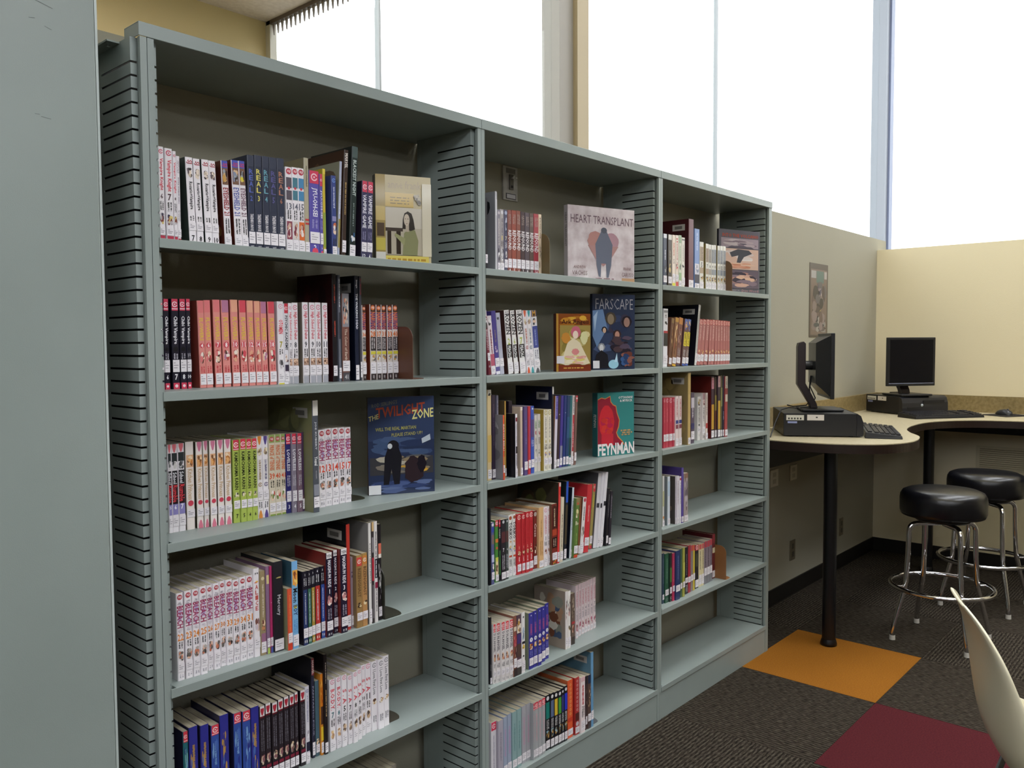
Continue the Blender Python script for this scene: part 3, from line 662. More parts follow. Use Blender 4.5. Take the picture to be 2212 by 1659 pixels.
style('w9', 'ece2e4', [('c', .06, .38, 'd890a0', 'ece2e4'), ('t', 'Inuyasha', .14, .46, 'c04858', .62), ('h', N, .53, '3a3640', .6), ('d', .58, .66, '2a262c'), ('a', .68, .80, ['c89a88', 'e8d8d0', '8a5a50']), ('s', .83, .96)], 'white manga paperback with rose title and digit {n}, beside the apricot spine')
style('wa', '7a2f26', [('a', 0, .06, ['4a2018']), ('b', .05, .40, '4a201c'), ('t', 'THE BUTTERFLY', .07, .38, 'd8c4a0', .35), ('b', .42, .52, 'b0442c'), ('b', .55, .72, '2a1816'), ('d', .57, .70, 'b89a88'), ('s', .8, .92), ('a', .92, 1, ['d8c040', '4a6a40', 'c84a30'])], 'thick brick-brown paperback with framed cream capitals', side='6a4a30', d=.15)
style('wb', 'd83c3a', [('b', 0, .05, 'd8c0bc'), ('t', 'MANGA GUIDE', .15, .6, 'e8706a', .45), ('s', .86, .98)], 'tall thin bright red comic', side='3a342a', d=.17, kind='gn')
style('wc', 'd8ccb4', [('t', 'DEATH BY CHOC', .25, .8, '4a4238', .35), ('s', .83, .96)], 'cream paperback leaning beside the red comic', d=.15)
style('wd', '20222c', [('b', 0, .27, '2c58c0'), ('b', .3, .8, '4a4030'), ('s', .86, .98)], 'tall black comic with royal blue spine head', side='1c2628', d=.17, kind='gn')
style('we', 'd0d8e4', [('t', 'HOW TO DRAW COMICS', .15, .6, '2a2c34', .6), ('s', .88, .98)], 'thin ice-blue comic with black dashes', side='181c2a', d=.165, kind='gn')
style('wf', '5e7a3c', [('b', 0, .12, '8a7a50'), ('c', .09, .18, 'c84a34'), ('a', .17, .35, ['e8e0c8', '9a8a60', 'd8cc9a']), ('h', 'Bo', .42, 'e8e0c4', .5), ('t', 'Bonsai Pet', .58, .78, 'a8bc70', .3), ('s', .80, .93), ('b', .95, 1, 'd04a34')], 'wide green paperback with red fruit and cream lettering', d=.14)
style('wg', '8a5a3a', [('s', .84, .98)], 'very slim brown paperback next to the green one', d=.14)
style('wh', 'e4dedc', [('c', .05, .36, 'c04058'), ('t', 'Limited', .16, .42, '55525a', .5), ('a', .5, .74, ['3a3634', 'c8beb4', '8a8078']), ('s', .8, .97)], 'white manga paperback with black picture at mid spine', side='6a3c28')
style('wi', 'c8343c', [('t', 'THE SANDMAN', .3, .55, 'e8b8b4', .3), ('s', .78, .90)], 'wide crimson paperback leaning in the fourth row', d=.15)
style('wj', 'a89858', [('b', 0, .12, 'd84448'), ('c', .05, .3, 'f0dada', 'd84448'), ('t', 'RISE', .16, .36, 'd8c84a', .5), ('s', .80, .92), ('b', .95, 1, 'c83a40')], 'olive manga comic with red head and yellow capitals', side='8a8478', d=.15)
style('wk', 'd8d6da', [('b', .40, .46, '3a3a40')], 'thick white comic with dark mark and grey cover with black capitals', side='5e6064', d=.17, kind='gn')
style('wl', 'e2e0e4', [('b', .41, .47, '2e2e34'), ('s', .86, .97)], 'slim white comic, middle one of three white spines', d=.17, kind='gn')
style('wm', 'e8e6ea', [('b', .39, .45, '2a2a30'), ('s', .87, .98)], 'slim white comic, the one against the black spines', d=.17, kind='gn')
style('wn', '1c1a20', [('t', 'RUNAWAYS', .1, .5, '8a8890', .4), ('s', .82, .95)], 'black graphic novel against the white comics', d=.14)
style('wo', '231e2a', [('t', 'SLEEPER', .08, .5, 'a8a4b0', .4), ('s', .86, .98)], 'black-violet graphic novel, last of its row', d=.14)
style('x1', '202026', [('d', .7, .8, '8a8a8a'), ('s', .9, .99)], 'thin black paperback at the start of the fifth shelf', d=.13)
style('DN', 'e2dcda', [('b', 0, .135, 'd84448'), ('c', .06, .38, 'f4dede', 'd84448'), ('b', .105, .115, 'f4dede'), ('t', 'D.N.ANGEL', .16, .47, '4a464e', .6), ('a', .50, .64, ['8a2c34', 'e8c8a8', '4a2c28', 'd8a078']), ('d', .67, .74, '44424a'), ('s', .78, .88), ('d', .93, .98, '55525a')], 'white manga paperback with scarlet head and dark grey capitals', grp='scarlet-headed white manga volumes')
style('x2', '8a5a4a', [('b', .18, .25, 'd8c8b0'), ('b', .33, .5, 'c04a5c'), ('a', .25, .7, ['4a3430', 'c8a080', 'a03a40']), ('s', .70, .85), ('b', .87, 1, '3a3432')], 'brown manga paperback with carmine block')
style('x3', '5a4450', [('b', .15, .3, 'e2d8c8'), ('a', .05, .3, ['c89a50', 'e8d8c0', '7a5a48']), ('b', .32, .48, '4a3a70'), ('b', .48, .7, '55423c'), ('s', .74, .87), ('b', .87, 1, '46423e')], 'dim violet-brown manga paperback with framed picture')
style('x4', 'e6e2e0', [('c', .08, .2, '4a4a50'), ('a', .2, .48, ['9ab0c8', 'd8dce0', '77828c']), ('b', .48, .52, '2a2a30'), ('a', .52, .62, ['d8883c', '7a9a48', 'e8c050']), ('c', .72, .2, '333338'), ('s', .8, .95)], 'white manga paperback with sky picture and orange patch')
style('DB', '3c3a92', [('c', .05, .1, 'e8e8f0'), ('b', .19, .41, '#x'), ('t', 'ZODIAC', .2, .40, 'b85878', .6), ('c', .48, .34, 'f0eef4'), ('h', N, .48, '26242c', .36), ('a', .54, .66, ['d8a850', '8a3c34', 'e8c8a0']), ('d', .68, .78, '8a8ac8'), ('s', .80, .935)], 'royal blue manga paperback with dull pink title and number {n} in a white disc', side='7d8470', grp='royal blue manga volumes')
style('x5', 'e4ddda', [('a', .12, .5, ['3a3634', 'c89a90', '6a5a58']), ('s', .8, .95)], 'white manga paperback with picture cover turned outward', side='a09084', d=.13)
style('x6', 'ece6e0', [('b', 0, .08, 'f4f0ec'), ('a', .1, .5, ['4a423e', 'd8a8a0', '8a7068']), ('a', .58, .7, ['a08a50', '5a5040']), ('s', .8, .97)], 'cream-white manga paperback touching the outward picture cover')
style('x7', '6a5a50', [('a', .05, .5, ['3a302a', '9a8a78', 'c8b8a0']), ('b', .55, .6, 'b03c40'), ('a', .6, .8, ['e0b8a0', '7a4a40']), ('b', .85, 1, '3a302c')], 'dark brown paperback before the pale pink volumes')
style('HK', 'e4d4d6', [('b', 0, .1, 'd8c0c4'), ('t', 'HIKARU', .12, .42, 'b85a6c', .75), ('h', N, .5, '77707a', .6), ('a', .72, .88, ['c89a9a', 'e8dcd8', '8a5a5a', 'a8506a']), ('d', .55, .68, '77707a'), ('s', .88, .98)], 'pale pink manga paperback with rose lettering and grey digit {n}', grp='pale pink manga volumes')
style('y1', 'dcd8de', [('b', 0, .14, 'd23c58'), ('c', .07, .32, 'f0d8de', 'd23c58'), ('t', 'FRUITS BASKET', .22, .8, 'a8a4b4', .35), ('s', .86, .98)], 'thick white manga paperback with rounded crimson head, on the base shelf')
style('GR', '#x', [('#head',), ('t', 'ALICHINO', .2, .68, '#y', .5), ('s', .82, .95)], '{n}', grp='misty grey paperbacks on the base shelf')
style('YB', '1e1c22', [('c', .06, .34, 'd4d2d4'), ('b', .13, .43, '#x'), ('d', .45, .62, 'e0e0e0'), ('a', .62, .80, ['3a342c', 'c89a5a', '8ab0c0', '6a5a3a']), ('s', .82, .96)], 'black manga paperback with {x} block on the spine', grp='black colour-block volumes')
style('y2', 'dc5c34', [('k', 'oooooooo', .05, .62, 'e8a060', .4), ('b', .65, .72, 'c8402c'), ('s', .84, .95)], 'wide orange manga paperback with a column of pale rings', side='c8663c')
style('y3', 'b03634', [('k', 'oooooooo', .03, .6, 'd8a8a0', .4), ('b', .62, .76, '5a2420'), ('c', .81, .34, 'c8c0c4'), ('s', .86, .97)], 'wide dark red manga paperback with a column of pale rings')
style('y4', 'ecdcdc', [('b', 0, .08, 'd8b0b4'), ('t', 'HANA', .14, .5, 'c04a50', .6), ('d', .52, .72, '333333'), ('s', .78, .95)], 'pale pink manga paperback with red capitals, on the base shelf')
style('y5', '4a3a3a', [('b', 0, .15, '26262e'), ('a', .2, .6, ['8a7068', '2a2226']), ('s', .75, .9)], 'slim dark brown paperback on the base shelf')
style('y6', '5a443e', [('b', 0, .16, '24304a'), ('a', .2, .6, ['8a6a58', '3a2c2a', 'd8b890']), ('s', .72, .86), ('b', .88, 1, '4a4448')], 'brown paperback with navy head on the base shelf')
style('y7', '6a9ac0', [('s', .78, .9), ('S',)], 'tall light blue comic at the row end of the base shelf', side='5a7e92', d=.17, kind='gn')
style('z1', '3a4258', [('b', 0, .08, 'dcdce4'), ('t', 'BERSERK', .3, .5, 'c8ccd8', .5), ('a', .55, .75, ['8a8c90', '2a2c34']), ('s', .80, .93)], 'slate manga paperback with white head beside the upright')
style('z2', '4a4038', [('b', 0, .10, 'ded8d0'), ('t', 'BASTARD', .3, .5, 'a89a80', .5), ('a', .55, .75, ['8a7a5a', '2c2620', 'c8b070']), ('s', .81, .94)], 'dark brown manga paperback with white head')
style('z3', 'ecdccc', [('t', 'GINTAMA', .15, .40, 'c86a4c', .55), ('t', 'vol', .46, .56, '5a4a44', .4), ('s', .75, .9), ('b', .93, 1, 'dcd43a')], 'peach-white manga paperback with bright yellow foot')
style('z4', 'e4d8cc', [('a', .05, .15, ['c83c3c']), ('t', 'BAKUMAN', .16, .48, 'c87a74', .5), ('a', .5, .72, ['c84040', '3a3434', 'e8d0c0']), ('s', .76, .88), ('b', .90, 1, 'c84a48')], 'white manga paperback with red patches and red foot')
style('z5', 'd4d6c4', [('b', 0, .15, '9ab090'), ('t', 'YOTSUBA', .2, .5, '8aa07a', .5), ('a', .52, .7, ['4a5a58', 'a8b890']), ('b', .72, .86, '9aba8a'), ('s', .88, .98)], 'white and pale green manga paperback')
style('z6', 'e2dcd2', [('b', .03, .06, '77706a'), ('t', 'KOBATO', .14, .48, 'a8a094', .5), ('a', .52, .62, ['3a3430']), ('s', .8, .95)], 'off-white manga paperback before the tall maroon book')
style('z7', '7a4a52', [('b', 0, .9, '6e4048'), ('s', .88, .985), ('S',)], 'tall maroon hardcover with a label on its side', side='44191f', kind='hc', d=.17)
style('z8', '7a94c8', [('b', 0, .58, '7e98cc'), ('t', 'SWEET', .06, .36, 'b8c8e8', .5), ('b', .58, .76, 'd0d0dc'), ('a', .58, .74, ['e8e0e0', '8a90a8']), ('b', .76, .90, '3c3a4c'), ('s', .91, .99)], 'tall powder blue graphic novel beside the maroon hardcover', d=.155)
style('EM', 'dfdcd4', [('b', .10, .40, '#x'), ('d', .11, .40, '6a6058'), ('h', N, .485, '2e2a2a', .52), ('b', .54, .66, '#x'), ('a', .70, .82, ['8a7058', 'e0d0b8', 'c8a040', '5a4a44']), ('s', .84, .98)], 'white manga paperback with {x} block and black number {n}', side='8a7c48', grp='block-spined white manga volumes')
style('za', 'e8e6ea', [('b', .03, .07, '8a8a90'), ('t', 'ASTRO', .09, .15, '2c2c34', .5), ('a', .2, .30, ['1e1c22']), ('b', .38, .42, 'b8323c'), ('b', .42, .64, '26242a'), ('s', .8, .94)], 'white paperback with black and red painted patches', side='d8d6da', d=.14)
style('zb', '6a4430', [('b', 0, .1, '8a6a40'), ('a', .1, .8, ['4a2a20', '8a5a3a', 'c8a070']), ('s', .82, .95)], 'chestnut leaning manga paperback')
style('zc', '8a5e40', [('b', 0, .09, 'c8943c'), ('a', .09, .8, ['5a3a28', 'b8804a', 'e0c090', '8a3a2a']), ('s', .82, .94), ('b', .96, 1, 'd8a82c')], 'bronze leaning manga paperback with golden head')
style('zd', '7a4e44', [('b', 0, .14, 'c88444'), ('a', .14, .6, ['4a3230', '9a6050', 'd8b8a8']), ('d', .62, .8, 'a8a0a0'), ('s', .82, .94), ('b', .96, 1, '3a2c48')], 'russet leaning manga paperback with orange head')
style('ze', '6a4a48', [('b', 0, .14, '5470b8'), ('a', .02, .26, ['c87a50', '4a5a9a', 'd8b070']), ('b', .28, .58, 'e2cc2e'), ('t', 'NARUTO', .3, .56, '4a3c1c', .5), ('d', .66, .8, 'c8c4c4'), ('s', .82, .95), ('b', .96, 1, '3c5aa8')], 'leaning manga paperback with blue head and yellow tab', grp='yellow-tab leaning volumes')
style('zf', 'd0ccc8', [('d', .1, .9, '8a8680'), ('s', .8, .95), ('S',)], 'tall leaning comic with pale spine and black labelled cover', side='14141e', kind='gn', d=.165)
style('RS', 'b06a68', [('b', 0, .11, 'c85a58'), ('c', .06, .38, 'e8c0b8', 'c85a58'), ('t', 'CARDCAPTOR', .14, .46, 'dcb0aa', .6), ('a', .66, .76, ['e8c8a8', 'a0523c', 'd8a060']), ('s', .77, .92)], 'dusty rose manga paperback in the row of identical rose spines', side='8a4a44', grp='dusty rose manga volumes')
style('RB', 'b8384c', [('c', .06, .36, 'e0a8b0', 'b8384c'), ('t', 'RAVE', .2, .5, 'd86a78', .5), ('s', .73, .87)], 'raspberry manga paperback in the group of raspberry spines', grp='raspberry manga volumes')
style('zg', 'e6d4d2', [('t', 'SKIPBEAT', .05, .42, 'b85a60', .6), ('b', .48, .55, '3a4488'), ('b', .57, .65, '8a4a58'), ('s', .84, .99)], 'pinkish white manga paperback with indigo mark', grp='indigo-mark manga pair')
style('zh', 'c0a468', [('b', 0, .3, 'b89c60'), ('s', .9, .99), ('S',)], 'tall tan hardcover with mottled tan cover', side='8a7850', kind='hc', d=.175)
style('zi', '55485c', [('b', .1, .3, 'c8c0c8'), ('t', 'KINGDOM', .12, .5, 'd0c8d0', .6), ('b', .6, .72, '3c3a68'), ('s', .76, .92)], 'mauve-black manga paperback with white brush lettering')
style('zj', 'e4e0dc', [('a', .03, .22, ['5a5058', 'c8b8a8', 'a89040']), ('t', 'DEATH NOTE', .24, .6, '26242a', .65), ('c', .65, .2, '333338'), ('s', .7, .82), ('h', '1', .89, '26242a', .3)], 'white manga paperback with bold black capitals and number 1')
style('zk', 'dad2d0', [('b', 0, .14, 'a8848c'), ('a', .14, .28, ['7a3a3c', 'c8a0a0']), ('t', 'DOGS', .3, .6, '4a4648', .5), ('s', .72, .86), ('d', .9, .97, '333333')], 'off-white manga paperback with pink-grey head')
style('zl', 'd8ccc4', [('t', 'NEGIMA', .03, .48, '8a6a64', .6), ('b', .65, .76, 'b03c3c'), ('s', .86, .98)], 'slim pinkish grey manga paperback with brick block', side='5a3a34')
style('zm', '3a2238', [('b', .02, .2, 'c88a9a'), ('t', 'RUNE', .03, .18, '8a3a50', .6), ('b', .45, .85, 'c89a38'), ('s', .87, .98)], 'tall plum comic with ochre lower spine', side='6e2622', d=.165, kind='gn')
style('zn', '4a3a34', [('b', .3, .55, '8a7a38'), ('b', .55, .85, '5a2a1c'), ('s', .87, .98)], 'tall umber comic with olive band', side='3a2430', d=.165, kind='gn')
style('zo', '3c2e3c', [('b', 0, .18, 'd8b0b4'), ('t', 'SOUL', .03, .17, '8a4a54', .6), ('b', .4, .86, 'c8a03c'), ('s', .87, .98)], 'tall comic with blush head and mustard lower spine', d=.165, kind='gn')
style('zp', '5a5238', [('b', .2, .5, '8a8a58'), ('s', .88, .98)], 'slim tall olive comic by the brick red one', d=.165, kind='gn')
style('zq', '24243c', [('t', 'HOPE', .58, .72, 'd8dcf0', .5), ('s', .88, .98)], 'slim tall midnight blue comic', d=.165, kind='gn')
style('zr', 'a8484a', [('b', 0, .2, 'd0c4b4'), ('t', 'NOAH', .02, .2, '4a3e34', .6), ('b', .2, .3, '8a3a3c'), ('b', .3, .42, 'c8b8a8'), ('s', .88, .98)], 'tall comic with cream head and brick red body, last of the row', d=.165, kind='gn')
style('a1', 'd0d0ce', [('b', .3, .6, 'b8b890'), ('c', .82, .4, 'c88a50'), ('s', .88, .99)], 'thin pale paperback against the upright on the nearly empty shelf', side='8a8a70')
style('a2', 'd4dce4', [('b', .1, .4, 'b8ccdc'), ('s', .86, .98)], 'thin icy white paperback on the nearly empty shelf', side='8a9298')
style('a3', 'cfc6d0', [('t', 'MUSHISHI', .1, .6, '9a90a0', .5), ('s', .86, .98)], 'thin lilac-white paperback with dark picture cover', side='4a4440')
style('a4', 'e0dae0', [('t', 'XXXHOLIC', .1, .6, '9a7a80', .5), ('s', .86, .98)], 'thin white paperback with rose-grey lettering on the nearly empty shelf')
style('a5', 'e6e2e8', [('b', .03, .08, 'a8343c'), ('t', 'FAUST', .12, .6, '8a8490', .5), ('s', .86, .98)], 'thin white paperback with small red square at the head')
style('a6', '5a4a94', [('s', .88, .98)], 'thin violet-blue hardcover rising above the pale paperbacks', side='4a3c7a', kind='hc', d=.15)
style('a7', 'a89a9a', [('b', 0, .1, '8a6a5a'), ('a', .05, .8, ['6a6068', 'c8c0c8', '8a8490', '5a4a48']), ('s', .86, .98)], 'mottled grey paperback at the end of the pale group')
style('b1', '3c4c5e', [('t', 'WARRIORS', .1, .6, '7a8a9a', .4), ('s', .82, .92)], 'slate blue paperback at the start of the lowest filled row')
style('b2', '2e5a44', [('t', 'TREASURE', .1, .6, '7aa08a', .35), ('s', .73, .85), ('d', .9, .97, '888888')], 'wide bottle green paperback with pale lettering')
style('b3', '26302c', [('b', .3, .6, '4a7a3c'), ('s', .70, .83), ('h', 'C', .92, 'd8d8d8', .5)], 'black and grass green paperback')
style('b4', 'b83a5a', [('t', 'ROMEO', .1, .6, 'd8808e', .4), ('s', .68, .80)], 'cerise paperback next to the wide ink blue one')
style('b5', '2c3a66', [('t', 'DRACULA', .1, .6, '6a7aa0', .35), ('s', .70, .83)], 'wide ink blue paperback with a white label')
style('b6', '46604e', [('s', .70, .82)], 'slim moss green paperback beside the yellow-olive one')
style('b7', 'a0a048', [('b', .3, .6, 'b8b858'), ('s', .69, .81)], 'slim yellow-olive paperback beside the coal black one')
style('b8', '24222a', [('t', 'HYDE', .15, .6, '8a8890', .4), ('s', .65, .76), ('d', .8, .95, 'c8c8c8')], 'coal black paperback with grey foot print')
style('b9', 'a83440', [('s', .66, .78)], 'slim ruby red paperback without a head band')
style('ba', '8a7a7a', [('b', 0, .12, 'd0484c'), ('s', .64, .77)], 'slim grey paperback with red head')
style('bb', 'c8b440', [('b', 0, .12, 'c8484c'), ('s', .62, .76)], 'very slim yellow paperback with red head')
style('bc', '2e2a2e', [('b', 0, .13, 'd0484c'), ('c', .06, .35, 'f0d8d8', 'd0484c'), ('b', .2, .5, '4a4a3c'), ('s', .80, .97)], 'black paperback with red head near the brown bookend')
style('bd', 'dccfa4', [('b', 0, .12, 'd0605c'), ('t', 'EMMA', .16, .6, '5a5240', .5), ('s', .72, .95)], 'butter yellow paperback with red head and digit {n}', grp='butter yellow pair')
style('be', '8a7c86', [('b', 0, .14, 'c04a54'), ('t', 'HIGURASHI', .16, .62, '4a4048', .6), ('s', .62, .8), ('b', .8, 1, '7a7a80')], 'ash mauve paperback with red head in a set of three', grp='ash mauve volumes')
style('bf', '6a2a2e', [('b', 0, .2, '8a3038'), ('b', .3, .42, 'd8cca8'), ('s', .82, .97)], 'dark red hardcover against the brown bookend', kind='hc', d=.14)
style('zz', '8a8478', [('s', .8, .95)], 'grey-brown paperback on the bottom shelf, only its top in sight', grp='paperbacks on the bottom shelf')

VAR = {   # per-volume colours: x, y and the words they stand for
 ('ES', 'a'): ('c89a50', '9a3038', 'dark red'), ('ES', 'b'): ('8a92a8', '5a62a8', 'blue'), ('ES', 'c'): ('e0d040', '7a5a6a', 'mauve'),
 ('RE', '2'): ('', '5a6ab8', ''), ('RE', '3'): ('', 'd8cc6a', ''), ('RE', '4'): ('', '6aa0b0', ''), ('RE', '5'): ('', '5c5a90', ''), ('RE', '6'): ('', 'b07a62', ''),
 ('DG', '13'): ('5a525c', '8a4454', ''), ('DG', '14'): ('4a7a8a', 'd8cfc8', ''), ('DG', '15'): ('4a86b0', 'd86a34', ''),
 ('KP', 'a'): ('ece2dc', 'ece2dc', 'peach-lettered white manga paperback with blank white head and pink print at its foot'),
 ('KP', 'b'): ('cf7a96', 'd87a90', 'peach-lettered white manga paperback with rounded pink tabs at head and foot'),
 ('CR', 'o'): ('d88a3e', '9a7a4a', 'an orange'), ('CR', 'p'): ('5a4a8a', '4a4470', 'an indigo'), ('CR', 'r'): ('d8603e', 'b04a38', 'a vermilion'), ('CR', 't'): ('3a9aa0', '4a6a80', 'a turquoise'),
 ('LO', '3'): ('2e2c6a', '', '', 'a navy'), ('LO', '4'): ('8a8090', '', '', 'a mauve-grey'), ('LO', '5'): ('7a6270', '', '', 'a dusky brown'),
 ('JD', '1'): ('2c3a66', '', '', 'navy'), ('JD', '2'): ('3a6a58', '', '', 'green'), ('JD', '3'): ('a88c3c', '', '', 'ochre'), ('JD', '4'): ('b83a34', '', '', 'red'), ('JD', '5'): ('34509c', '', '', 'blue'),
 ('BZ', 'a'): ('9a7a4c', 'd04a44', '', '', 'a red'), ('BZ', 'b'): ('b88a58', 'c8803c', '', '', 'an orange'),
 ('SK', 'a'): ('2c6a72', '7ab0b0', 'slim teal novel with a red head at the start of the fifth shelf'), ('SK', 'b'): ('33338c', 'b8904a', 'deep blue novel with gold-brown lettering and a plain blue head'), ('SK', 'c'): ('35509c', '7aa0d0', 'blue starry novel with a red head and white rule'),
 ('GR', 'a'): ('aaa4b0', '8a8494', 'misty mauve-grey paperback next to the crimson-headed one'), ('GR', 'b'): ('9aa4b8', 'b88ab0', 'misty blue-grey paperback on the base shelf'), ('GR', 'c'): ('8aa6a6', '6a9090', 'misty grey-teal paperback on the base shelf'), ('GR', 'd'): ('a8a6ac', 'c090a8', 'misty pinkish grey paperback on the base shelf'), ('GR', 'e'): ('a4a6a8', 'c898a0', 'misty grey paperback with a red head on the base shelf'),
 ('YB', 't'): ('1f7a70', '', '', 'a teal'), ('YB', 'g'): ('5a6a8a', '', '', 'a steel blue'), ('YB', 'y'): ('d8b83a', '', '', 'a yellow'), ('YB', 'v'): ('4a9a40', '', '', 'a green'), ('YB', 'n'): ('3a3c7a', '', '', 'a dull indigo'), ('YB', 'u'): ('2a3cc0', '', '', 'a vivid blue'),
 ('RF', '4'): ('8a5048', '', '', 'rust brown'), ('RF', '5'): ('984c3e', '', '', 'rust red'), ('RF', '6'): ('8c5044', '', '', 'clay brown'), ('RF', '7'): ('463438', '', '', 'dark umber'), ('RF', '8'): ('5a4e56', '', '', 'grey umber'), ('RF', '11'): ('62504a', '', '', 'dull umber'), ('RF', '14'): ('a8404a', '', '', 'red'),
}
for n in ('4', '6', '7'): VAR['BF', n] = ('e07c7e', 'd8a050', '')
for n in ('8', '15'): VAR['BF', n] = ('b87a98', 'c8a060', '')
for n in ('10', '12', '14'): VAR['BF', n] = ('e8a88c', 'd8b060', '')
for n in ('11', '18'): VAR['BF', n] = ('d8505e', 'd8b050', '')
for n in ('12', '13', '14', '15', '17'): VAR['BL', n] = ('', 'dc5038', '', '', 'vermilion')
for n in ('22', '23', '24', '25', '26', '27', '30', '33', '29', '34', '31'): VAR['BL', n] = ('', 'e08834', '', '', 'orange')
for n in ('9', '10', '11', '12', '13'): VAR['DB', n] = ('4a3f96', '', '')
for n, c, w_ in (('5', 'b09a80', 'sand'), ('7', 'a8907c', 'tan'), ('8', '9a928a', 'grey-tan'), ('9', '8f9298', 'grey'), ('10', '8c94a0', 'blue-grey'), ('11', '9298a0', 'steel'), ('12', '8e929c', 'slate'), ('13', '90969e', 'smoke')): VAR['EM', n] = (c, '', '', w_)
HEADED = {('SK', 'a'), ('SK', 'c'), ('GR', 'e')}
NUMWORD = {('RD', '1'): 'figure one', ('RD', '2'): 'figure two'}

LEGIBLE = {'Vampire Knight', 'SJ', 'Rosario+Vampire', 'EYESHIELD 21', 'TAKEHIKO INOUE', 'VIZ', 'JYU-OH-SEI', 'BLACKEST NIGHT', 'MARVEL', 'VAMPIRE GAME', 'Chibi Vampire',
           'Boys OVER', 'FLOWERS', 'OTOMEN', 'PSYCHIC ACADEMY', 'High School Debut', 'The Color of Earth', 'image', 'THE WALKING DEAD', 'NARUTO', 'School', 'Rumble',
           'Kitchen Princess', 'KAMICHAMA KARIN', 'PRINCE of TENNIS', 'LOVELESS', 'JOE KUBERT', 'Yossel', 'BLEACH', 'Mercury', 'Moon', 'BOY', 'MAXIMUM RIDE', 'BIZENGHAST',
           'B.O.D.Y.', 'S . A', 'I Love First Love', 'REFOUND', 'PEACH-PIT', 'ROZEN', 'ZATCH BELL!', 'TORIKO', 'D.N.ANGEL', 'FANTASTIC FOUR', 'Cross'}

ONES = 'zero one two three four five six seven eight nine ten eleven twelve thirteen fourteen fifteen sixteen seventeen eighteen nineteen'.split()
def spell(n):
    if not n.isdigit():
        return n
    v = int(n)
    if v < 20:
        return ONES[v]
    return {2: 'twenty', 3: 'thirty', 4: 'forty'}[v // 10] + ('-' + ONES[v % 10] if v % 10 else '')

def hash_(s):
    v = 7
    for ch in s:
        v = (v * 31 + ord(ch)) % 1000003
    return v

def blobs(mb, rnd, fn, u0, u1, v0, v1, cols, asp, rough=0.35, reps=2, sc=1.0):
    """a small picture: overlapping soft-edged patches inside a rectangle"""
    k = 0
    for rep in range(reps):
        for c in cols:
            ru, rv = sc * (u1 - u0) * rnd.uniform(.22, .46), sc * (v1 - v0) * rnd.uniform(.16, .36)
            cu, cv = rnd.uniform(u0 + ru, u1 - ru), rnd.uniform(v0 + rv, v1 - rv)
            n = 9
            pts = []
            for q in range(n):
                a = 2 * math.pi * q / n
                f = rnd.uniform(.7, 1.0)
                pts.append(fn(cu + ru * f * math.cos(a), cv + rv * f * math.sin(a), k))
            mb.poly(pts, mat(c, rough))
            k += 1

def words(mb, rnd, fn, v0, v1, half, mt):
    """lettering too small to read: short strokes in one or two broken lines"""
    lines = (-1, 1) if half > .3 else (0,)
    for s_ in lines:
        a = .5 + s_ * half * .5
        v = v0 + rnd.uniform(0, .008)
        hw = half * (.30 if len(lines) == 2 else .62)
        while v < v1 - .003:
            l = min(rnd.uniform(.004, .010), v1 - v)
            w_ = hw * rnd.uniform(.55, 1)
            o = rnd.uniform(-.2, .2) * hw
            mb.poly([fn(a + o - w_, v + l, 0), fn(a + o + w_, v + l, 0), fn(a + o + w_, v, 0), fn(a + o - w_, v, 0)], mt)
            v += l + (rnd.uniform(.0012, .0026) if rnd.random() < .8 else .009)

